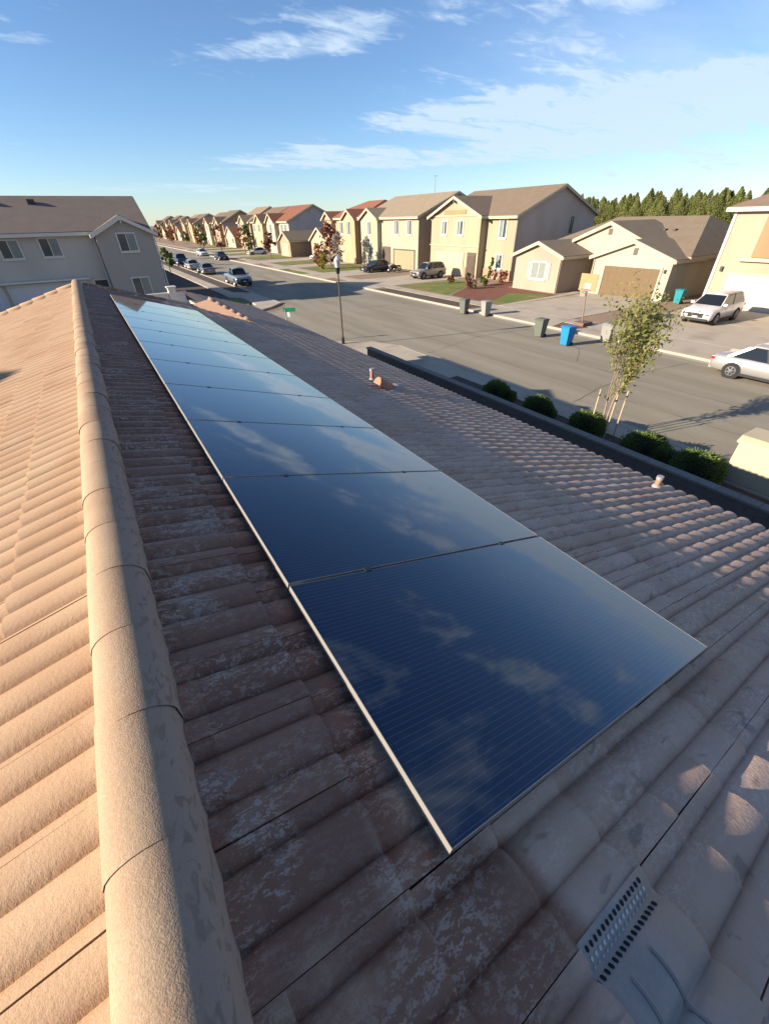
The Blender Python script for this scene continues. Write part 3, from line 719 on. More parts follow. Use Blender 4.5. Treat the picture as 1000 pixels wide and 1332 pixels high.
# the grey house over the side street
YF = 46.0
gw = stucco('grey_stucco', (.50, .455, .395)); gw2 = stucco('dark_grey_stucco', (.385, .345, .305))
h = House('grey_house', (-4, 51, 0), 'large grey two storey house across the side street, brown roof and white windows', 'house', wall=gw, roof=roofmat('brown_tile_roof', (.18, .142, .118)), trim=WHITE)
h.gable('x', -26, 5.6, YF+1.2, YF+11.8, 5.95, 8.25, ova=.3)
h.gable('y', YF, YF+3.0, 1.55, 5.85, 5.72, 6.78, ova=.35, ovb=.3, wall=gw2, name='wing_wall')
for a, b in (((48, 320), (75, 320)), ((2, 320), (21, 320))):
    p = AY(47.5, 310, YF+1.2); 
w0 = AY(50, 311, YF+1.2); w1 = AY(81, 332, YF+1.2); h.window('-y', YF+1.2, AY(53, 320, YF+1.2)[0], AY(77, 320, YF+1.2)[0], w1[2], w0[2]+.02)
h.window('-y', YF+1.2, AY(-1, 322, YF+1.2)[0], AY(25, 322, YF+1.2)[0], AY(29, 335, YF+1.2)[2], AY(5, 313, YF+1.2)[2])
h.window('-y', YF, AY(155, 315, YF)[0], AY(177, 315, YF)[0], AY(160, 326, YF)[2], AY(152, 304, YF)[2])
h.window('-y', YF, AY(175, 372, YF)[0], AY(196, 372, YF)[0], AY(180, 384, YF)[2], AY(172, 362, YF)[2])
GD = mat('pale_garage_door', (.58, .57, .55), .6, .04, 2.)
gx0 = AY(22, 395, YF+1.2)[0]; h.garage('-y', YF+1.2, gx0, -.4, 2.35, GD, trim=WHITE)
h.garage('-y', YF+1.2, gx0-5.6, gx0-.6, 2.35, GD, trim=WHITE)
h.door('-y', YF+1.2, .35, 1.3, .15, 2.45, mat('dark_door', (.035, .04, .04), .4, .1, 3.))
h.block('band', WHITE, gx0-6.2, .1, YF+.75, YF+1.19, 2.60, 2.74)
for k, (u, w_) in enumerate(((-5.2, .5), (-2.2, .5))): 
    vz = 8.25-(2.3/5.3)*1.2; h.block('roof_vent', DARKMETAL, u, u+w_, YF+5.0, YF+5.45, vz-.2, vz+.42)
h.block('corbel', WHITE, 1.30, 1.42, YF-.33, YF-.02, 5.55, 5.75); h.block('corbel', WHITE, 5.98, 6.10, YF-.33, YF-.02, 5.55, 5.75); h.block('corbel', WHITE, 3.64, 3.76, YF-.33, YF-.02, 6.42, 6.62)

h.put(MB().tube((5.92, YF-.06, .1), (5.92, YF-.06, 5.5), .045, .045, 8).build('downpipe', WHITE)); h.put(MB().tube((1.42, YF+1.1, .1), (1.42, YF+1.1, 5.7), .045, .045, 8).build('downpipe', WHITE))
# right-hand row, from the near end
h = House('peach_house', (47, 10, 0), 'peach two storey house with a white garage door beside the white car', 'house', wall=stucco('peach_stucco', (.37, .295, .21)), roof=roofmat('russet_tile_roof', (.20, .140, .105)), trim=WHITE)
h.hip(41, 54, 1.0, 16.9, 6.35, 9.3, 7.0, 11.2, rx=47.5)
h.garage('-x', 41, 9.2, 15.75, 2.35, mat('white_garage_door', (.50, .45, .355), .5, .03, 2.), trim=TRIMC)
h.block('pop_out', stucco('apricot_stucco', (.34, .185, .105)), 40.80, 40.997, 5.5, 14.75, 3.50, 6.18)
h.block('band', TRIMC, 40.72, 40.996, 5.3, 15.4, 3.25, 3.47)
h.block('corner_trim', WHITE, 40.93, 40.995, 16.75, 16.93, .2, 6.3)
h.window('-x', 40.80, 8.8, 10.4, 4.0, 5.4)
h.block('wall_lamp', DARKMETAL, 40.82, 40.99, 16.25, 16.42, 2.55, 2.85)

h = House('cream_bungalow', (48, 27, 0), 'single storey cream house with brown garage door and a tan front room', 'house', wall=stucco('cream_stucco', (.41, .365, .27)), roof=roofmat('grey_brown_roof', (.205, .160, .115)), trim=TRIMC)
h.hip(42.2, 58, 19.62, 35.2, 3.15, 5.95, 22.6, 31.5, rx=50)
h.gable('x', 40, 44.5, 19.5, 26.6, 3.10, 4.30, ovb=.3, ova=.3, name='garage_wall')
h.gable('x', 41.6, 48, 23.3, 30.0, 4.25, 5.55, ovb=.3, ova=.3, name='gable_wall', z0=3.0)
h.gable('x', 37.5, 44.5, 28.2, 33.7, 3.12, 4.12, ovb=.35, ova=.35, name='front_room_wall', wall=stucco('tan_stucco', (.35, .275, .21)))
h.garage('-x', 40, 20.3, 25.3, 2.45, mat('brown_garage_door', (.135, .088, .045), .6, .06, 3.), trim=TRIMC)
h.window('-x', 37.5, 29.85, 31.45, 1.22, 2.52, glass=BLIND, t=.14, shutters=mat('pale_shutter', (.30, .32, .27), .6))
h.block('gable_vent', DARKTRIM, 39.95, 39.998, 22.7, 23.05, 3.35, 3.85); h.block('gable_vent', DARKTRIM, 41.55, 41.598, 26.5, 26.85, 4.70, 5.15)
h.block('wall_lamp', DARKMETAL, 39.84, 39.99, 19.85, 19.98, 2.2, 2.45)
for k in range(3): h.block('roof_vent', DARKMETAL, 46.5, 46.9, 23.5+k*.9, 23.8+k*.9, 4.72, 5.02)

h.put(MB().tube((39.93, 26.5, .1), (39.93, 26.5, 3.0), .045, .045, 8).build('downpipe', TRIMC)); h.put(MB().tube((37.43, 28.3, .1), (37.43, 28.3, 3.0), .045, .045, 8).build('downpipe', TRIMC))
YEL = stucco('yellow_stucco', (.345, .29, .195)); YEL2 = stucco('pale_yellow_stucco', (.355, .32, .23))
h = House('yellow_gable_house', (47, 44, 0), 'yellow two storey house with brown roof, front gable and grey shaded side wall', 'house', wall=YEL, roof=roofmat('mid_brown_roof', (.20, .150, .108)), trim=TRIMC)
SIDE = stucco('shaded_side_stucco', (.46, .385, .325))  # shaded copy of the front stucco, side wall's shade put into colour
h.gable('y', 37.5, 51.6, 41.0, 54.4, 6.30, 8.85, wall=YEL)
h.block('side_wall', SIDE, 41.03, 54.4, 37.46, 37.498, 0, 6.28)
h.put(MB().prism([(41.03, 6.28), (54.4, 6.28), (47.7, 8.80)], 'y', 37.46, 37.498).build('side_gable', SIDE))
h.gable('x', 40, 45.5, 42.0, 51.1, 6.35, 8.15, name='wing_wall', ova=.45)
h.block('gable_panel', stucco('apricot_panel', (.36, .215, .11)), 39.93, 39.998, 44.6, 48.6, 6.55, 6.95)
h.block('band', TRIMC, 39.90, 39.997, 41.9, 51.2, 6.32, 6.45); h.block('band', TRIMC, 39.90, 39.997, 41.9, 51.2, 3.30, 3.42)
h.garage('-x', 40, 44.6, 49.9, 2.5, mat('cream_garage_door', (.46, .385, .235), .6, .03, 2.), trim=TRIMC)
h.block('porch_shade_sheet', mat('porch_shadow_brown', (.10, .075, .06), .8), 39.93, 39.999, 42.3, 43.8, .15, 2.75)  # dark sheet on the wall, porch shade put into its colour
h.door('-x', 39.93, 42.5, 43.5, .15, 2.4, mat('brown_door', (.09, .06, .045), .5, .1, 3.), DARKTRIM)
for (a, b) in ((45.0, 46.0), (48.0, 48.9)): h.window('-x', 40, a, b, 4.55, 5.85, t=.13)
h.window('-x', 41, 38.9, 39.9, 4.3, 5.9, t=.13); h.window('-x', 41, 39.0, 39.9, 1.3, 2.6, t=.13)
h.block('stone_base', mat('stone_base', (.36, .21, .14), .9, .25, 3., .2, 8., .6, 6.), 40.90, 40.998, 37.45, 41.9, .1, 1.15)
h.block('stone_base', MATS['stone_base'], 39.90, 39.998, 43.85, 44.4, .1, 1.15)
h.window('-y', 37.46, 50.0, 50.35, 4.6, 6.0, halves=1, t=.05, frame=DARKTRIM)
h.block('corbel', DARKTRIM, 39.6, 39.98, 46.45, 46.65, 7.65, 7.9); h.block('corbel', DARKTRIM, 39.6, 39.98, 51.1, 51.3, 6.2, 6.4); h.block('corbel', DARKTRIM, 39.6, 39.98, 41.8, 42.0, 6.2, 6.4)

h = House('cream_roof_house', (47, 61, 0), 'pale yellow two storey house with sand coloured roof and open carport garage', 'house', wall=YEL2, roof=roofmat('sand_roof', (.27, .215, .150)), trim=TRIMC)
h.gable('y', 54.4, 69.5, 40.3, 53.5, 6.45, 9.0)
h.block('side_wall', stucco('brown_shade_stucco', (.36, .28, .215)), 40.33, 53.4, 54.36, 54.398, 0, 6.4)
h.gable('x', 39.6, 45, 64.0, 69.0, 6.3, 7.5, name='wing_wall', ovb=.3)
h.garage('-x', 40.3, 55.2, 60.4, 2.45, mat('tan_garage_door', (.30, .235, .14), .6, .03, 2.), trim=DARKTRIM)
h.window('-x', 40.3, 56.0, 57.0, 4.4, 6.0); h.window('-x', 40.3, 59.2, 60.2, 4.4, 6.0); h.window('-x', 39.6, 65.9, 66.8, 4.3, 5.9)
h.block('porch_shade_sheet', MATS['porch_shadow_brown'], 40.22, 40.296, 61.4, 63.6, .15, 2.8)
h.block('band', TRIMC, 39.52, 39.597, 63.9, 69.1, 3.25, 3.4); h.window('-x', 39.6, 65.8, 66.9, 1.0, 2.5)
an = empty('antenna', (47, 59.6, 9.1), label='thin mast standing on the sand coloured roof', cat='antenna'); MB().tube((0, 0, -.1), (0, 0, 2.0), .018, .012, 6).build('mast', DARKMETAL, an); MB().box(-.4, .4, -.015, .015, 2.0, 2.03).build('crossbar', DARKMETAL, an)

h = House('red_roof_house', (47, 76, 0), 'peach two storey house with red roof and two front gables', 'house', wall=stucco('pale_peach_stucco', (.43, .29, .18)), roof=roofmat('red_tile_roof', (.27, .115, .072)), trim=TRIMC)
h.hip(40.3, 53.5, 70.5, 83.0, 6.4, 8.9, 73, 78.5)
h.gable('x', 39.4, 45, 70.7, 74.8, 6.35, 7.5, name='wing_wall', ovb=.3); h.gable('x', 39.6, 45, 79.4, 82.8, 6.35, 7.35, name='wing_wall', ovb=.3)
h.window('-x', 39.4, 72.2, 73.3, 4.2, 6.0); h.window('-x', 39.6, 80.6, 81.6, 4.2, 6.0); h.window('-x', 40.3, 76.4, 77.6, 4.3, 5.9)
h.garage('-x', 40.3, 75.3, 78.9, 2.4, MATS['cream_garage_door'], rows=3)

h = House('small_gable_bungalow', (46, 88, 0), 'small cream bungalow with steep front gable beyond the red roof house', 'house', wall=YEL2, roof=roofmat('grey_brown_roof', None), trim=TRIMC) if False else House('small_gable_bungalow', (46, 88, 0), 'small cream bungalow with front gable beyond the red roof house', 'house', wall=YEL2, roof=MATS['grey_brown_roof'], trim=TRIMC)
h.gable('x', 41, 52, 84.8, 92.2, 3.1, 5.0, name='wall'); h.garage('-x', 41, 85.6, 90.4, 2.4, MATS['cream_garage_door'])
cols = [((.40, .355, .27), (.220, .095, .060)), ((.41, .33, .20), (.18, .125, .085)), ((.38, .30, .195), (.24, .175, .115)), ((.42, .36, .25), (.21, .10, .065)), ((.36, .25, .165), (.16, .12, .09)), ((.41, .36, .265), (.19, .13, .09))]
FARL = ['far cream two storey house with rust roof and slate blue side wall', 'far yellow two storey house next after the slate blue side wall']
def far_house(k, y, ang=0.):
    wc, rc = cols[k % 6]
    hh = House('terrace_house', (46, y+6, 0), (FARL[k] if k < 2 else 'small far two storey house in the receding row along the street'), 'house', 'houses receding along the far side of the street', wall=stucco('far_wall_%s' % 'abcdef'[k % 6], wc), roof=roofmat('far_roof_%s' % 'abcdef'[k % 6], rc))
    dz = (0, .0, .35, -.25, .2, -.1, .4)[k % 7]; x_s = (0, 0, .9, -.5, .6, -.8, .3)[k % 7]
    low = k in (3, 6, 9, 12)
    if low:
        hh.gable('x', 39.8, 52, y+.5, y+9.5, 3.1, 5.2); hh.garage('-x', 39.8, y+4.8, y+9.0, 2.3, MATS['cream_garage_door'], rows=3); hh.window('-x', 39.8, y+1.6, y+3.2, 1.1, 2.4); return
    hh.gable('y', y, y+12.2-.8*(k % 3), 40.6, 53, 6.25, 9.0+dz)
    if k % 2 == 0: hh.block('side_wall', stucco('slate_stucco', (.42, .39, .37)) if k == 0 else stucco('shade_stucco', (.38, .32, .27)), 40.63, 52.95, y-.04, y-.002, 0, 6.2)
    if k == 0: hh.put(MB().prism([(40.63, 6.2), (52.95, 6.2), (46.8, 8.92)], 'y', y-.04, y-.002).build('side_gable', MATS['slate_stucco']))
    a = y+(1.0 if k % 3 else 6.2)
    hh.gable('x', 39.6, 45, a, a+5.0, 6.1, 7.6, name='wing_wall', ovb=.3)
    b = y+(7.0 if k % 3 else 1.0)
    hh.garage('-x', 40.6, b, b+4.2, 2.4, MATS['cream_garage_door'], rows=3)
    hh.window('-x', 39.6, a+1.9, a+3.1, 4.2, 5.7); hh.window('-x', 40.6, b+.5, b+1.5, 4.2, 5.6); hh.window('-x', 40.6, b+2.6, b+3.6, 4.2, 5.6)
for k in range(14): far_house(k, 102.5+k*13.6)

# low garage blocks in front of the far pair
h = House('low_front_wing', (39, 99, 0), 'low tan garage with its gable to the street before the slate blue wall', 'garage', wall=MATS['far_wall_e'], roof=MATS['grey_brown_roof'])
h.gable('x', 37.5, 47, 95.2, 100.8, 3.0, 4.4); h.garage('-x', 37.5, 96.2, 99.8, 2.3, MATS['cream_garage_door'], rows=3)
# a two-storey neighbour up-sun of our roof (its gable peak throws the dark wedge on the tiles)
tip = np.array(P(-1, .811*K, 6.333*K, .04)); L_ = 13.0
pk = tip+np.array([SUN_H[0]*L_, SUN_H[1]*L_, L_*math.tan(R(SUN_EL))])
h = House('neighbour_house', (pk[0]-5, pk[1], 0), 'two storey neighbour house standing behind the sunlit roof slope', 'house', wall=gw, roof=MATS['brown_tile_roof'], trim=WHITE)
h.gable('x', pk[0]-11, pk[0]-.3, pk[1]-4.4, pk[1]+4.4, pk[2]-.18-2.0, pk[2]-.18, ova=.3, ovb=.3)
h.window('+x', pk[0]-.3, pk[1]-.6, pk[1]+.6, 4.2, 5.5)

# ------------------------------------------------------------------ block wall between our yard and the bed
BLK = mat('dark_concrete_block', (.130, .115, .105), .95, .14, 3., .18, 40., .6, 45.)
WX0, WX1, WZ = 10.26, 10.46, 1.20
wl = empty('block_wall', (10.36, 4, 0), label='dark concrete block garden wall running below the roof edge', cat='wall')
wloc = (10.36, 4, 0)
wpar(MB().box(WX0+.012, WX1-.012, -12, 17.8, 0, WZ-.003).build('core', mat('mortar', (.085, .078, .072), .95)), wl, wloc)
BM = MB().box(WX0-10.36, WX1-10.36, .003, .400, .004, .196).build('block', BLK, None, bevel=.006)
bmesh_me = BM.data; bpy.data.objects.remove(BM)
cnt = 0
for r in range(1, 6):
    for k in range(-4, 48):
        y = 17.8-.405-k*.405-(.2 if r % 2 else 0)
        if y < -1.5 or y > 17.4: continue
        if r < 3 and y < 6: continue
        if cnt >= 296: break
        b = obj('block', bmesh_me, wl); b.location = (random.uniform(-.003, .003), y-4, r*.2+random.uniform(-.001, .001)); cnt += 1
for k in range(48):
    y = 17.82-k*.405
    wpar(MB().box(WX0-.035, WX1+.035, y-.401, y-.002, WZ+.002, WZ+.06+random.uniform(-.002, .002)).build('cap_block', mat('cap_block', (.20, .18, .16), .95, .1, 3., .1, 40.), None, bevel=.006), wl, wloc)
# white garden wall over the side street
ww = empty('white_wall', (4.6, 40, 0), label='white rendered garden wall with square pillar before the grey house', cat='wall')
WR = stucco('white_render', (.62, .58, .52))
wpar(MB().box(1.2, 6.2, 40, 40.25, 0, 1.72).build('panel', WR), ww, (4.6, 40, 0)); wpar(MB().box(1.1, 6.3, 39.94, 40.31, 1.723, 1.83).build('coping', WHITE), ww, (4.6, 40, 0))
wpar(MB().box(5.0, 5.55, 39.85, 40.4, 0, 2.15).build('pillar', WR), ww, (4.6, 40, 0)); wpar(MB().box(4.92, 5.63, 39.77, 40.48, 2.153, 2.25).build('pillar_cap', WHITE), ww, (4.6, 40, 0))
wpar(MB().prism([(6.2, 40.0), (6.45, 40.0), (7.0, 36.5), (6.8, 36.5)], 'z', 0, 1.2).build('return_wall', WR), ww, (4.6, 40, 0))
# side wall running up beside the grey house
sw = empty('side_yard_wall', (6.5, 70, 0), label='dark block wall running up the street beside the grey house', cat='wall')
for k in range(14): wpar(MB().box(6.35, 6.55, 60+k*4.0, 63.99+k*4.0, 0, 1.75).build('wall_panel', BLK), sw, (6.5, 70, 0))

# ------------------------------------------------------------------ vegetation
def leafmat(name, c1, c2, tr=.25):
    if name in MATS: return MATS[name]
    m = bpy.data.materials.new(name); m.use_nodes = True; nt = m.node_tree; L = nt.links; b = nt.nodes['Principled BSDF']
    g = N(nt, 'ShaderNodeNewGeometry'); t = N(nt, 'ShaderNodeTexNoise'); t.inputs['Scale'].default_value = 2.2; t.inputs['Detail'].default_value = 3; L.new(g.outputs['Position'], t.inputs['Vector'])
    f = math_n(nt, 'ADD', math_n(nt, 'MULTIPLY', g.outputs['Random Per Island'], .6), math_n(nt, 'MULTIPLY', t.outputs['Fac'], .5), clamp=True)
    c = mixc(nt, f, c1, c2); L.new(c, b.inputs['Base Color']); b.inputs['Roughness'].default_value = .6; b.inputs['Specular IOR Level'].default_value = .25
    tl = N(nt, 'ShaderNodeBsdfTranslucent'); L.new(c, tl.inputs[0]); mx = N(nt, 'ShaderNodeMixShader'); mx.inputs[0].default_value = tr
    L.new(b.outputs[0], mx.inputs[1]); L.new(tl.outputs[0], mx.inputs[2]); L.new(mx.outputs[0], nt.nodes['Material Output'].inputs[0])
    MATS[name] = m; return m
def leaves(points, size, seed, aspect=.5, up=0.):
    r = np.random.default_rng(seed); n = len(points); P_ = np.asarray(points)
    d = r.normal(size=(n, 3)); d[:, 2] += up; d /= np.linalg.norm(d, axis=1)[:, None]
    q = r.normal(size=(n, 3)); e = np.cross(d, q); e /= np.linalg.norm(e, axis=1)[:, None]
    sz = size*r.uniform(.6, 1.4, n)[:, None]
    V = np.stack([P_-d*sz, P_+e*sz*aspect, P_+d*sz, P_-e*sz*aspect], 1).reshape(-1, 3)
    Fq = np.arange(4*n).reshape(-1, 4)
    return V, Fq
def leaf_mesh(name, points, size, seed, m, aspect=.5, up=0.):
    V, Fq = leaves(points, size, seed, aspect, up); return mesh(name, V.tolist(), Fq.tolist(), m)

# clipped round shrubs in the bed
SHR = leafmat('shrub_leaf', (.055, .090, .020), (.16, .215, .050), .25)
def shrub_mesh(seed, n=7000):
    r = np.random.default_rng(seed); d = r.normal(size=(n, 3)); d /= np.linalg.norm(d, axis=1)[:, None]
    rad = (1+.08*np.sin(d[:, 0]*5+seed)*np.cos(d[:, 1]*4)+.05*np.sin(d[:, 2]*9+seed*2))*np.where(r.uniform(size=n) > .93, r.uniform(1.0, 1.14, n), r.uniform(.84, 1.02, n))
    p = d*rad[:, None]; p[:, 2] = np.maximum(p[:, 2]*.85, -.55)
    return leaf_mesh('foliage', p, .048, seed, SHR, .6)
SHM = [shrub_mesh(3), shrub_mesh(5), shrub_mesh(8)]
core = bmesh.new(); bmesh.ops.create_icosphere(core, subdivisions=2, radius=.80); CORE = bpy.data.meshes.new('stem_core'); core.to_mesh(CORE); core.free(); CORE.materials.append(mat('twig_core', (.025, .030, .014), .95))
shr = [(645, 505, .50, 0), (660, 512, .34, 0), (700, 525, .55, 0), (712, 535, .36, 0), (765, 548, .62, 0), (840, 578, .62, 1), (860, 595, .46, 1), (908, 603, .66, 1)]
SLAB = ['large round clipped shrub in the bed at the pavement end of the wall', 'small shrub tucked before the large shrub at the pavement end of the wall', 'round shrub in the bed, second large one from the pavement end', 'small shrub leaning on the second large round shrub', 'round shrub at the foot of the staked young tree', 'round shrub in the bed between the staked tree and the cabinet', 'small shrub against the block wall next to the cabinet shrub', 'largest round shrub standing next to the cream cabinet']
for k, (px, py, r_, _) in enumerate(shr):
    p = G(px, py, r_*.75+.1)
    x = min(max(p[0], WX1+r_*1.02+.05), 13.30-r_*.95)
    e = empty('round_shrub', (x, p[1], .10+r_*.50), random.uniform(0, 6), SLAB[k], 'shrub', 'clipped shrubs in the bed')
    e.scale = (r_*random.uniform(.92, 1.12), r_*random.uniform(.92, 1.12), r_*random.uniform(.85, 1.08))
    obj('foliage', SHM[k % 3], e); obj('branches', CORE, e)
# small ground plants
# the young street tree with its stakes
LEAF = leafmat('young_leaf', (.13, .155, .035), (.32, .31, .095), .45)
def branchy(mb, a, d, L_, r, depth, tips, rn, spread=.5, up=.25):
    n = 3; p = np.array(a, float); d = np.array(d, float)
    for i in range(n):
        d2 = d+rn.normal(size=3)*.10; d2[2] += up*.08; d2 /= np.linalg.norm(d2); q = p+d2*L_/n
        mb.tube(p, q, r*(1-.25*i/n), r*(1-.25*(i+1)/n), 5, False); p = q; d = d2
        if depth <= 2: tips.append(p.copy())
        if depth > 0 and i > 0:
            for _ in range(2 if depth > 1 else 2):
                dd = d+rn.normal(size=3)*spread; dd[2] += up; dd /= np.linalg.norm(dd)
                branchy(mb, p, dd, L_*rn.uniform(.55, .8), r*.55, depth-1, tips, rn, spread, up)
    tips.append(p.copy())
tb = G(783, 566, .1); TBX, TBY = 13.0, tb[1]
rn = np.random.default_rng(21)
st = empty('young_tree', (TBX, TBY, .08), label='slender young street tree with thin yellow green leaves, tied to stakes', cat='tree')
mb = MB(); tips = []
top = AX(858, 372, TBX+1.2)-np.array([TBX, TBY, .08])
for a, d, L_ in (((0, 0, 0), (.06, -.02, 1), 1.35), ((.05, .06, 0), (.0, .08, 1), 1.2)):
    p = np.array(a, float); q = p+np.array(d)*L_; mb.tube(p, q, .030, .022, 7, False)
    for k in range(4):
        dd = np.array([.16+rn.uniform(-.28, .28), -.10+rn.uniform(-.26, .28), 1.0]); dd /= np.linalg.norm(dd)
        branchy(mb, q+np.array([0, 0, -.05*k]), dd, rn.uniform(.8, 1.55), .013, 2, tips, rn, .34, .42)
mb.build('trunk', mat('pale_bark', (.30, .21, .15), .9, .15, 9.), st)
pts = []
for t in tips:
    for _ in range(5): pts.append(t+rn.normal(size=3)*np.array([.14, .14, .16]))
obj('crown', leaf_mesh('crown', pts, .056, 4, LEAF, .5), st)
STK = mat('stake_wood', (.52, .36, .24), .85, .12, 6.)
for k, (dx, dy) in enumerate(((-.25, .30), (.32, -.28), (-.30, -.30))):
    s_ = empty('tree_stake', (TBX+dx, TBY+dy, .05), label='pale wooden stake holding the young street tree', cat='stake', group='stakes round the young tree')
    MB().tube((0, 0, 0), (.02*k, .01, 1.65), .022, .020, 8).build('pole', STK, s_); MB().tube((-.022, 0, 1.45), (.026+.02*k, 0, 1.47), .030, .030, 8).build('strap', DARKMETAL, s_)

# generic crown for the other trees
def tree_obj(name, loc, h, crown_r, trunk_h, m, label, n=700, leaf=.22, seed=1, cone=False, group=None, bark=BARK, cat='tree'):
    rn = np.random.default_rng(seed)
    e = empty(name, loc, label=label, cat=cat, group=group)
    mb = MB(); mb.tube((0, 0, -.05), (0, 0, trunk_h+h*.3), h*.022, h*.010, 7, False)
    tips = []
    for k in range(7):
        a = rn.uniform(0, 6.28); zz_ = trunk_h+rn.uniform(0, .5)*(h-trunk_h); rr = crown_r*rn.uniform(.4, .8)
        mb.tube((0, 0, zz_*.8), (rr*math.cos(a), rr*math.sin(a), zz_+rr*.6), h*.008, h*.003, 5, False)
    mb.build('trunk', bark, e)
    cl = []
    for k in range(16):
        t = rn.uniform(0, 1); z = trunk_h+(h-trunk_h)*t
        rr = crown_r*((1-t)**.7+.12 if cone else math.sqrt(max(.05, 1-(2*t-.9)**2)))*rn.uniform(.3, .85); a = rn.uniform(0, 6.28)
        cl.append((rr*math.cos(a), rr*math.sin(a), z, crown_r*rn.uniform(.22, .42)))
    pts = []
    for _ in range(n):
        c = cl[rn.integers(len(cl))]; v = rn.normal(size=3); v /= np.linalg.norm(v); pts.append(np.array(c[:3])+v*c[3]*rn.uniform(.5, 1.05)*np.array([1, 1, 1.1]))
    obj('crown', leaf_mesh('crown', pts, leaf, seed+9, m, .6), e); return e
PLUM = leafmat('plum_leaf', (.10, .035, .028), (.19, .075, .050), .2); PALEL = leafmat('pale_leaf', (.22, .19, .17), (.36, .30, .27), .2); OLIV = leafmat('olive_leaf', (.16, .14, .02), (.28, .22, .03), .2); GRN = leafmat('mid_leaf', (.035, .065, .015), (.10, .14, .03), .2)
p = G(447, 342); tree_obj('plum_tree', (33.5, 68.5, .1), 5.6, 2.0, 1.8, PLUM, 'dark red leaved tree in front of the red roof house', 900, .20, 3)
tree_obj('grey_tree', (33.2, 65.2, .1), 4.6, 1.2, 1.2, PALEL, 'small pale grey leaved tree before the pale yellow house', 600, .15, 5)
tree_obj('olive_bush', (31.4, 66.6, .1), 1.9, 1.1, .2, OLIV, 'low olive yellow bush beside the dark red tree', 500, .14, 6, cat='bush')
tree_obj('rust_bush', (33.0, 72.2, .1), 3.0, 1.2, .3, leafmat('rust_leaf', (.20, .07, .03), (.32, .13, .06), .2), 'rust coloured bush next to the white pickup truck', 500, .16, 7, cat='bush')
tree_obj('slim_shrub', (40.2, 39.7, .1), 2.4, .45, .2, GRN, 'slim green shrub against the lower window of the yellow gable house', 300, .12, 8, True, cat='bush')
for k, (x, y, hgt, m, lab) in enumerate(((33.5, 35.6, 1.2, PLUM, 'reddish low shrub in the mulch bed by the lawn edge'), (36.2, 36.6, .9, GRN, 'green low shrub in the mulch bed by the side wall'), (38.0, 41.2, .7, GRN, 'dark low plant beside the cream garage door path'), (39.3, 36.9, 1.3, PLUM, 'reddish shrub at the stone base of the yellow house'), (35.0, 40.6, .8, PLUM, 'small reddish plant on the lawn of the yellow house'))):
    tree_obj('yard_shrub', (x, y, .1), hgt, hgt*.55, .1, m, lab, 260, .11, 30+k, cat='bush')
tree_obj('dark_bush', (-10.5, 44.2, .0), 2.2, 1.6, .1, GRN, 'dark bush at the corner of the grey house drive', 500, .16, 41, cat='bush')

rn2 = np.random.default_rng(77)
for k in range(15):
    yy_ = 94+k*12.2+rn2.uniform(-2, 2); nm = ('red leaved', 'green', 'bare brown')[k % 3]
    tree_obj('street_tree', (rn2.uniform(29.5, 36), yy_, .1), rn2.uniform(3.6, 6.0), rn2.uniform(1.2, 1.9), 1.3, (PLUM, GRN, MATS['rust_leaf'])[k % 3], 'small %s tree in a front yard far along the street' % ('dark red', 'green', 'rust coloured')[k % 3], 260, .28, 60+k, group='trees far along the street')
for k, (x, y, hh_) in enumerate(((10.6, 76, 3.4), (10.2, 92, 4.2), (9.8, 112, 4.8), (10.4, 134, 5.0))):
    tree_obj('street_tree', (x, y, .1), hh_, hh_*.3, 1.2, GRN, 'green tree by the pavement beyond the grey house', 260, .26, 90+k, group='trees beyond the grey house')
# poplar belt beyond the bungalow
POP = [leafmat('poplar_leaf', (.17, .195, .058), (.33, .33, .110), .50), leafmat('poplar_leaf_dark', (.14, .165, .050), (.28, .285, .095), .50)]
def poplar_mesh(seed):
    rn = np.random.default_rng(seed); pts = []
    h = 1.0
    for _ in range(4200):
        t = rn.uniform(0, 1)**.85; r = (.165*(1-t**2.0)+.006)*math.sqrt(rn.uniform(.2, 1)); a = rn.uniform(0, 6.28)
        r *= 1+.3*math.sin(a*3+t*17+seed)
        pts.append((r*math.cos(a)+.05*t*t, r*math.sin(a), .06+.94*t))
    return [leaf_mesh('crown', pts, .0125, seed, POP[0], .38, 1.8), leaf_mesh('crown', pts, .0125, seed, POP[1], .38, 1.8)]
PM = [poplar_mesh(s) for s in (1, 2, 3)]
ptr = MB().tube((0, 0, 0), (.02, 0, .55), .016, .006, 6, False).build('trunk', BARK); PTR = ptr.data; bpy.data.objects.remove(ptr)
rn = np.random.default_rng(5)
k = 0
for row, (X, m0) in enumerate(((92, 0), (99, 1), (107, 1))):
    y = 22.0 if row == 0 else 24.0
    while y < 92:
        hgt = rn.uniform(7.8, 8.8)+(1.2*rn.uniform(0, 1) if rn.uniform() > .65 else 0)+row*.5
        e = empty('poplar_tree', (X+rn.uniform(-1.5, 1.5), y, -.05), rn.uniform(0, 6.28), 'tall slim green tree in the dense belt of trees behind the cream bungalow', 'tree', 'belt of trees behind the bungalow')
        e.scale = (hgt*rn.uniform(1.15, 1.55), hgt*rn.uniform(1.15, 1.55), hgt)
        obj('crown', PM[k % 3][(m0 + (rn.uniform() > .6)) % 2], e); obj('trunk', PTR, e); k += 1
        y += rn.uniform(1.05, 1.6)

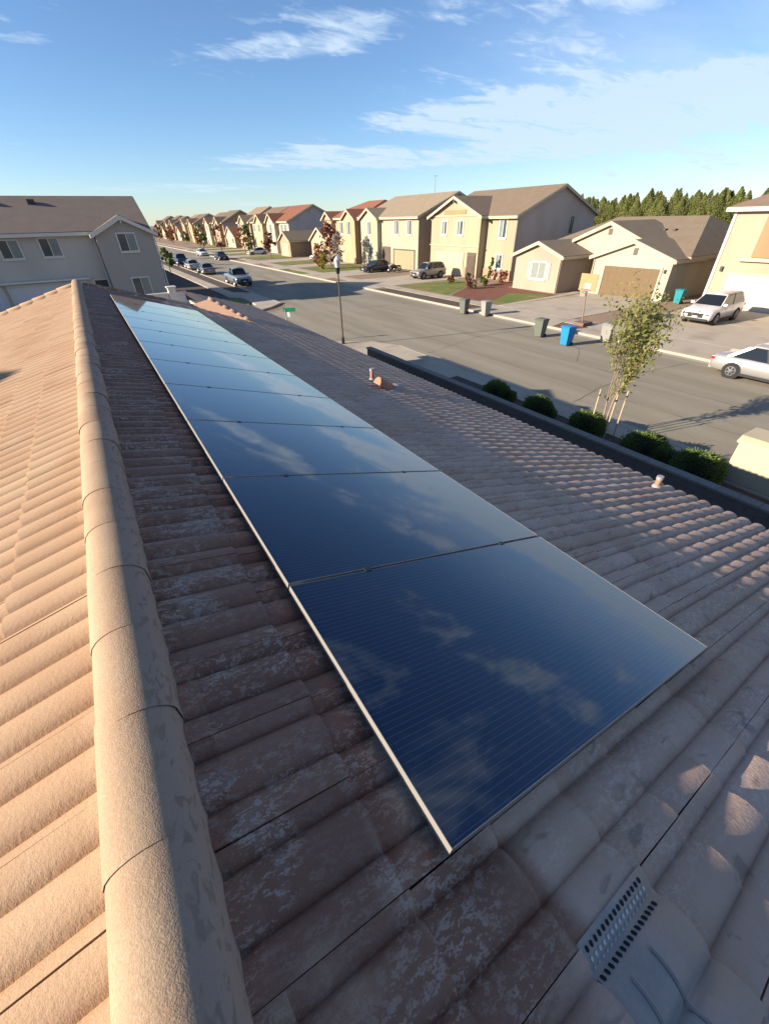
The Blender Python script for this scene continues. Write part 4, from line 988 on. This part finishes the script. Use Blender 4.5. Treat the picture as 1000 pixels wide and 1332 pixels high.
# ------------------------------------------------------------------ street furniture
BLKM = mat('black_metal', (.02, .02, .022), .45, .1, metal=.3)
lp = G(446, 449)
e = empty('street_lamp', (11.85, lp[1]-.1, .0), label='slender dark lamp post with white lantern at the street corner', cat='street lamp')
ht = (AX(436, 335, 11.85))[2]
MB().tube((0, 0, 0), (0, 0, .5), .11, .075, 10).build('base', BLKM, e); MB().tube((0, 0, .5), (0, 0, ht-.75), .05, .042, 10).build('pole', mat('brown_pole', (.10, .075, .06), .5, metal=.3), e)
MB().tube((0, 0, ht-.75), (0, 0, ht-.45), .09, .13, 10).build('collar', BLKM, e)
MB().tube((0, 0, ht-.45), (0, 0, ht-.08), .13, .19, 10).tube((0, 0, ht-.08), (0, 0, ht+.10), .19, .03, 10).build('lantern', mat('lantern_glass', (.42, .44, .45), .3, .04, 3., spec=.5), e)
e = empty('street_sign', (9.3, 25.4, 0), label='green street name sign on a thin pole at the corner', cat='sign')
sp_ = AX(371, 405, 9.3); sz = sp_[2]; e.location = (9.3, sp_[1], 0)
MB().tube((0, 0, 0), (0, 0, sz+.1), .03, .03, 8).build('pole', ALU, e)
MB().box(-.10, .62, -.008, .008, sz-.02, sz+.20).build('name_plate', mat('sign_green', (.015, .22, .10), .5, .05, 3.), e).rotation_euler = (0, 0, R(-30))
MB().box(-.02, .25, -.008, .008, sz-.30, sz-.04).build('number_plate', mat('sign_white', (.75, .75, .75), .5), e).rotation_euler = (0, 0, R(-30))

# cabinet by the bed
CAB = mat('cabinet_cream', (.46, .385, .255), .55, .06, 3., .04, 30.)
e = empty('utility_cabinet', (13.75, 1.85, .1), label='cream metal utility cabinet at the kerb beside the shrubs', cat='cabinet')
MB().box(-.55, .55, -1.35, 1.35, .06, 1.16).build('body', CAB, e, bevel=.03); 
MB().prism([(-.60, 1.17), (.60, 1.17), (.60, 1.24), (.42, 1.34), (-.42, 1.34), (-.60, 1.24)], 'y', -1.40, 1.40).build('lid', CAB, e, bevel=.015)
MB().box(-.62, .62, -1.45, 1.45, -.02, .058).build('plinth', CONC, e)
MB().box(-.56, -.5505, -.012, .012, .10, 1.12).build('door_seam', DARKMETAL, e); MB().box(-.60, -.5505, .10, .16, .55, .72).build('handle', DARKMETAL, e)
MB().box(-.43, .43, .38, .41, 1.3405, 1.346).build('lid_seam', DARKMETAL, e)

# wheeled bins
def bin_obj(c, name):
    m = mat('bin_'+name, c, .5, .08, 4.)
    e = empty('wheelie_bin')
    def fr(z, w, d, off=0): return [(-w+off, -d, z), (w+off, -d, z), (w+off, d, z), (-w+off, d, z)]
    v = fr(.06, .21, .23)+fr(.55, .25, .27, -.01)+fr(.98, .29, .30, -.02); f = [(3, 2, 1, 0)]+[(4*k+i, 4*k+(i+1) % 4, 4*k+4+(i+1) % 4, 4*k+4+i) for k in range(2) for i in range(4)]+[(8, 9, 10, 11)]
    MB().add(v, f).build('body', m, e)
    v = fr(.983, .32, .33, -.02)+fr(1.02, .33, .34, -.02)+fr(1.08, .24, .28, 0.); f = [(3, 2, 1, 0)]+[(4*k+i, 4*k+(i+1) % 4, 4*k+4+(i+1) % 4, 4*k+4+i) for k in range(2) for i in range(4)]+[(8, 9, 10, 11)]
    MB().add(v, f).build('lid', m, e)
    MB().tube((.33, -.22, .96), (.33, .22, .96), .018, .018, 8).build('handle', m, e)
    for sg in (-1, 1): MB().tube((.20, sg*.235, .10), (.20, sg*.29, .10), .10, .10, 14).build('wheel', BLKM, e)
    return e
BG = bin_obj((.115, .125, .105), 'grey_green'); BB = bin_obj((.015, .19, .42), 'blue'); BL = bin_obj((.26, .25, .225), 'pale_grey')
for k, (src, px, py, rz, lab) in enumerate(((BG, 603, 408, .1, 'dark grey green bin at the kerb by the mulch strip'), (BL, 632, 411, -.15, 'pale grey bin at the kerb beside the dark grey green bin'), (None, 701, 438, .05, 'dark grey bin at the kerb next to the bright blue bin'), (BB, 735, 449, -.1, 'bright blue bin standing in the gutter'), (None, 783, 446, .2, 'pale grey bin behind the leaves of the young tree'))):
    o = src or copy_tree(BG if k == 2 else BL)
    p = G(px, py); o.location = (min(p[0], KX1-.45) if px != 783 else KX1-.5, p[1], .007); o.rotation_euler = (0, 0, rz)
    tag(o, lab, 'bin', 'wheeled bins at the kerb')

BT = bin_obj((.02, .20, .22), 'teal'); BT.location = (40.3, 18.3, .11); tag(BT, 'teal bin standing between the cream bungalow and the peach house', 'bin', 'wheeled bins at the kerb')
# basketball hoop
e = empty('basketball_hoop', (27.05, 17.95, .12), label='portable basketball hoop with amber backboard standing by the drive', cat='basketball hoop')
bt = AX(768, 357, 26.6)[2]; bb = AX(770, 381, 26.6)[2]
MB().box(-.1, .9, -.4, .4, 0, .22).build('base', mat('hoop_base', (.16, .10, .08), .7), e, bevel=.04)
MB().tube((.3, 0, .2), (.02, .10, bb+.3-.12), .045, .04, 10).build('pole', mat('hoop_pole', (.30, .22, .18), .5, .1, 4., metal=.4), e)
MB().box(-.06, -.02, -.60, .62, bb-.1, bt-.12).build('backboard', mat('amber_board', (.34, .22, .105), .45, .12, 3.), e)
MB().box(-.075, -.062, -.22, .22, bb+.02, bb+.32).build('target_box', WHITE, e)
mb = MB()
for k in range(14):
    a, b = 2*math.pi*k/14, 2*math.pi*(k+1)/14; mb.tube((-.36+.23*math.cos(a), .23*math.sin(a), bb+.02), (-.36+.23*math.cos(b), .23*math.sin(b), bb+.02), .012, .012, 5, False)
mb.build('rim', mat('rim_orange', (.55, .14, .04), .5), e)
mb = MB()
for k in range(12):
    a = 2*math.pi*k/12; mb.tube((-.36+.22*math.cos(a), .22*math.sin(a), bb+.01), (-.36+.13*math.cos(a+.5), .13*math.sin(a+.5), bb-.38), .008, .008, 4, False); mb.tube((-.36+.22*math.cos(a), .22*math.sin(a), bb+.01), (-.36+.13*math.cos(a-.5), .13*math.sin(a-.5), bb-.38), .008, .008, 4, False)
mb.build('net', WHITE, e)

# ------------------------------------------------------------------ vehicles
TYRE = mat('tyre', (.018, .018, .019), .8, .05, 5.); RIM = mat('rim_alloy', (.34, .34, .35), .3, .05, metal=.8); CARG = mat('car_glass', (.012, .014, .016), .04, 0, spec=.7)
LAMPW = mat('headlight_glass', (.65, .66, .66), .1, 0, spec=.7); LAMPR = mat('tail_light', (.30, .012, .010), .2, 0, spec=.6); PLAST = mat('black_trim', (.02, .02, .022), .6)
def paint(name, c, metal=.3): return mat('paint_'+name, c, .32, .03, 2., metal=metal, spec=.5, coat=.6)
def car(kind, m, L=4.5, Wd=1.8):
    """front points to +x, wheels on z = 0"""
    e = empty('parked_car'); hw_ = Wd/2
    S = {'sedan': dict(wb=.60, hood=.78, belt=.92, roof=1.43, ws=(.26, .02), rs=(-.22, -.36), tail=.90, clear=.20, wr=.32),
         'suv':   dict(wb=.59, hood=1.00, belt=1.10, roof=1.72, ws=(.24, .07), rs=(-.38, -.455), tail=1.10, clear=.26, wr=.37),
         'pickup': dict(wb=.60, hood=1.08, belt=1.15, roof=1.80, ws=(.22, .10), rs=(-.10, -.13), tail=1.10, clear=.30, wr=.39)}[kind]
    # body loft: stations from nose to tail
    st = [(.500, .62, .86, S['hood']*.72), (.488, S['clear']+.02, .95, S['hood']*.86), (.44, S['clear'], 1.0, S['hood']*.95), (.30, S['clear'], 1.0, S['hood']), (S['ws'][0], S['clear'], 1.0, S['belt']-.02),
          (.0, S['clear'], 1.0, S['belt']), (-.2, S['clear'], 1.0, S['belt']+.02), (-.38, S['clear'], 1.0, S['tail']+.02), (-.46, S['clear']+.02, .98, S['tail']), (-.492, S['clear']+.06, .94, S['tail']-.06), (-.500, .55, .86, S['tail']*.78)]
    v = []; n = 10
    for fx, zb, wf, zt in st:
        w_ = hw_*wf; zm = zb+(zt-zb)*.55
        ring = [(-w_*.80, zb), (-w_*.97, zb+.10), (-w_, zm), (-w_*.965, zt-.07), (-w_*.80, zt), (w_*.80, zt), (w_*.965, zt-.07), (w_, zm), (w_*.97, zb+.10), (w_*.80, zb)]
        v += [(fx*L, y, z) for y, z in ring]
    f = [(k*n+i, k*n+(i+1) % n, (k+1)*n+(i+1) % n, (k+1)*n+i) for k in range(len(st)-1) for i in range(n)]+[tuple(range(n)), tuple(range((len(st)-1)*n, len(st)*n))]
    body = MB().add(v, f).build('body', m, e, True)
    # cabin: glass house with roof skin and pillars
    a0, a1 = S['ws']; b0, b1 = S['rs']; zb = S['belt']-.03; zt = S['roof']
    bw, tw = hw_*.90, hw_*.70
    gv = [(a0*L, -bw, zb), (a1*L, -tw, zt-.06), (b0*L, -tw, zt-.06), (b1*L, -bw, zb), (a0*L, bw, zb), (a1*L, tw, zt-.06), (b0*L, tw, zt-.06), (b1*L, bw, zb)]
    MB().add(gv, [(0, 1, 2, 3), (7, 6, 5, 4), (0, 4, 5, 1), (3, 2, 6, 7), (1, 5, 6, 2), (0, 3, 7, 4)]).build('window_glass', CARG, e)
    r1 = [(a1*L+.10, -tw*1.0, zt-.07), (a1*L-.1, -tw*.9, zt-.01), (b0*L+.1, -tw*.9, zt-.01), (b0*L-.08, -tw*1.0, zt-.07)]
    rv = [(x, y*1.04, z) for x, y, z in r1]+[(x, 0, z+.03) for x, y, z in r1]+[(x, -y*1.04, z) for x, y, z in r1]
    rf = [(k*4+i, k*4+i+1, k*4+5+i, k*4+4+i) for k in range(2) for i in range(3)]
    bt_ = [(x, y, z-.05) for x, y, z in rv]; o_ = len(rv)
    rf += [tuple(i+o_ for i in q[::-1]) for q in rf]+[(0, 1, 1+o_, o_), (1, 2, 2+o_, 1+o_), (2, 3, 3+o_, 2+o_), (3, 7, 7+o_, 3+o_), (7, 11, 11+o_, 7+o_), (11, 10, 10+o_, 11+o_), (10, 9, 9+o_, 10+o_), (9, 8, 8+o_, 9+o_), (8, 4, 4+o_, 8+o_), (4, 0, o_, 4+o_)]
    MB().add(rv+bt_, rf).build('roof', m, e, True)
    for sg in (-1, 1):
        q = lambda x, t, z, k=1.012: (x, sg*(bw+(tw-bw)*t)*k, z)
        for (x0, x1, wd) in ((a0*L, a1*L, .055), (b1*L, b0*L, .10), ((a0+b1)/2*L+.05, (a1+b0)/2*L+.02, .045)):
            MB().add([q(x0-wd, 0, zb), q(x0+wd, 0, zb), q(x1+wd, 1, zt-.06), q(x1-wd, 1, zt-.06), q(x0-wd, 0, zb, .96), q(x0+wd, 0, zb, .96), q(x1+wd, 1, zt-.06, .96), q(x1-wd, 1, zt-.06, .96)], [(0, 1, 2, 3), (7, 6, 5, 4), (0, 4, 5, 1), (1, 5, 6, 2), (2, 6, 7, 3), (3, 7, 4, 0)]).build('pillar', m if wd > .05 else PLAST, e)
        MB().box(a0*L-.20, a0*L-.06, min(sg*hw_*.95, sg*(hw_+.17)), max(sg*hw_*.95, sg*(hw_+.17)), zb+.01, zb+.16).build('mirror', m, e, bevel=.03)
        hz = S['hood']*.74
        MB().box(.455*L, .492*L, min(sg*hw_*.56, sg*hw_*.93), max(sg*hw_*.56, sg*hw_*.93), hz-.08, hz+.07).build('headlight', LAMPW, e, bevel=.025)
        MB().box(-.500*L, -.465*L, min(sg*hw_*.62, sg*hw_*.96), max(sg*hw_*.62, sg*hw_*.96), S['tail']*.74, S['tail']*.90).build('tail_light', LAMPR, e, bevel=.02)
        for dx in (.10*L, -.10*L): MB().box(dx-.09, dx+.09, min(sg*hw_*.99, sg*(hw_+.025)), max(sg*hw_*.99, sg*(hw_+.025)), S['belt']-.24, S['belt']-.20).build('door_handle', m, e)
        MB().box(-.26*L, .25*L, min(sg*hw_*.95, sg*(hw_+.008)), max(sg*hw_*.95, sg*(hw_+.008)), S['clear']-.01, S['clear']+.09).build('sill_trim', PLAST, e)
        for fx in (S['wb']/2+.01, -S['wb']/2+.01):
            wr = S['wr']
            MB().tube((fx*L, sg*(hw_*.80), wr), (fx*L, sg*(hw_+.006), wr), wr*1.17, wr*1.17, 20).build('wheel_arch', PLAST, e)
            wh = MB().tube((fx*L, sg*(hw_-.20), wr), (fx*L, sg*(hw_+.02), wr), wr, wr, 20).build('wheel', TYRE, e)
            yo = sg*(hw_+.022); rm = MB()
            for k in range(18):
                a_, b_ = 2*math.pi*k/18, 2*math.pi*(k+1)/18; rm.tube((fx*L+wr*.60*math.cos(a_), yo, wr+wr*.60*math.sin(a_)), (fx*L+wr*.60*math.cos(b_), yo, wr+wr*.60*math.sin(b_)), .022, .022, 5, False)
            for k in range(6):
                a_ = 2*math.pi*k/6+.3; rm.tube((fx*L, yo, wr), (fx*L+wr*.58*math.cos(a_), yo, wr+wr*.58*math.sin(a_)), .038, .028, 5, False)
            rm.tube((fx*L, yo-sg*.01, wr), (fx*L, yo+sg*.02, wr), .055, .05, 8)
            rm.build('rim', RIM, e).parent = wh
    gz = S['hood']*.62
    MB().box(.485*L, .5015*L, -hw_*.50, hw_*.50, gz-.14, gz+.12).build('grille', PLAST, e, bevel=.01)
    MB().box(.470*L, .503*L, -hw_*.86, hw_*.86, S['clear']+.02, S['clear']+.17).build('bumper', PLAST if kind != 'sedan' else m, e, bevel=.03)
    MB().box(-.504*L, -.470*L, -hw_*.86, hw_*.86, S['clear']+.06, S['clear']+.26).build('bumper', PLAST if kind != 'sedan' else m, e, bevel=.03)
    MB().box(.502*L, .505*L, -.17, .17, S['clear']+.20, S['clear']+.31).build('number_plate', WHITE, e); MB().box(-.507*L, -.5045*L, -.17, .17, S['clear']+.34, S['clear']+.45).build('number_plate', WHITE, e)
    if kind == 'pickup':
        MB().box(-.485*L, -.15*L, -hw_*.80, hw_*.80, S['tail']-.02, S['tail']+.028).build('bed_cover', PLAST, e)
    return e
def place(o, x, y, rz, label, cat, group=None, z=.136):
    o.location = (x, y, z); o.rotation_euler = (0, 0, rz); o.name = {'truck': 'pickup_truck'}.get(cat, 'parked_car'); return tag(o, label, cat, group)
place(car('suv', paint('white', (.62, .58, .55), .1), 4.7, 1.88), 35.3, 13.6, math.pi, 'white SUV parked nose out on the drive of the peach house', 'car')
place(car('sedan', paint('silver', (.42, .41, .40), .5), 4.7, 1.80), 24.30, 5.95, R(-90), 'silver sedan parked at the kerb opposite the cabinet', 'car', z=.007)
place(car('suv', paint('champagne', (.34, .31, .27), .5), 4.4, 1.80), 35.9, 46.2, math.pi, 'silver hatchback on the drive of the yellow gable house', 'car')
dk = place(car('sedan', paint('dark_grey', (.045, .048, .058), .5), 4.7, 1.80), 35.2, 57.2, math.pi, 'dark grey sedan on the drive of the pale yellow house', 'car')
pk_ = place(car('pickup', paint('silver_blue', (.20, .24, .27), .4), 5.6, 1.95), 15.55, 58.2, R(-90), 'blue grey pickup truck facing the side street at the kerb', 'truck', z=.007)
wt = place(car('pickup', paint('white2', (.66, .64, .60), .1), 5.4, 1.95), 37.8, 79.5, math.pi, 'white pickup truck on the drive by the rust coloured bush', 'truck')
def dup_car(src, x, y, rz, label, cat, z=.007, m=None):
    o = copy_tree(src)
    if m:
        for ch in [c for c in bpy.data.objects if c.parent == o and c.data and c.data.materials and c.data.materials[0].name.startswith('paint_')]:
            ch.data = ch.data.copy(); ch.data.materials[0] = m
    return place(o, x, y, rz, label, cat, z=z)
dup_car(dk, 15.4, 74.5, R(90), 'grey sedan parked at the kerb behind the blue grey pickup', 'car', m=paint('mid_grey', (.20, .20, .20), .5))
dup_car(dk, 15.3, 84.0, R(90), 'pale sedan parked further up behind the grey sedan', 'car', m=paint('pale_silver', (.42, .41, .38), .4))
dup_car(pk_, 15.5, 94.5, R(90), 'dark blue pickup far up the near kerb', 'truck', m=paint('navy', (.03, .06, .12), .4))
dup_car(dk, 24.5, 118, R(-90), 'white car parked far up at the opposite kerb', 'car', m=paint('far_white', (.6, .6, .58), .1))
dup_car(dk, 24.5, 101, R(-90), 'black car parked at the far kerb before the white one', 'car', m=paint('black', (.02, .02, .022), .3))
dup_car(dk, 34.5, 108, math.pi, 'white car on the drive of the slate sided house', 'car', z=.136, m=paint('far_white2', (.58, .58, .56), .1))
dup_car(dk, -8.2, 41.6, R(90), 'black car standing on the drive of the grey house', 'car', z=.01, m=paint('black', (.02, .02, .022), .3))
# motorcycles before the tan garage
def motorcycle():
    e = empty('motorcycle')
    for fx in (-.68, .70):
        mb = MB()
        for k in range(16):
            a, b = 2*math.pi*k/16, 2*math.pi*(k+1)/16; mb.tube((fx+.27*math.cos(a), 0, .32+.27*math.sin(a)), (fx+.27*math.cos(b), 0, .32+.27*math.sin(b)), .055, .055, 6, False)
        w = mb.build('wheel', TYRE, e); MB().tube((fx, -.06, .32), (fx, .06, .32), .14, .14, 10).build('hub', RIM, e).parent = w
    MB().box(-.35, .30, -.14, .14, .32, .62).build('engine', DARKMETAL, e, bevel=.05); MB().box(-.05, .42, -.15, .15, .66, .88).build('tank', mat('paint_moto', (.10, .02, .02), .3, 0, coat=.5), e, bevel=.07)
    MB().box(-.80, -.04, -.14, .14, .64, .76).build('seat', PLAST, e, bevel=.05); MB().tube((.70, 0, .32), (.44, 0, .98), .035, .03, 7).build('fork', RIM, e); MB().tube((.40, -.38, 1.02), (.40, .38, 1.02), .02, .02, 7).build('handlebar', RIM, e)
    MB().tube((.50, 0, .86), (.60, 0, .86), .09, .09, 10).build('headlight', LAMPW, e); MB().box(-.98, -.45, -.10, .10, .60, .66).build('fender', PLAST, e)
    MB().tube((-.1, .16, .34), (-.95, .18, .36), .045, .05, 8).build('exhaust', RIM, e)
    return e
mo = motorcycle(); mo.location = (37.2, 55.6, .136); mo.rotation_euler = (0, 0, R(170)); tag(mo, 'dark motorcycle before the tan garage door, next to the grey sedan', 'motorcycle', 'motorcycles on the drive')
m2 = copy_tree(mo); m2.location = (36.2, 54.9, .136); m2.rotation_euler = (0, 0, R(200)); tag(m2, 'dark motorcycle on the drive edge beside the brown shaded wall', 'motorcycle', 'motorcycles on the drive')
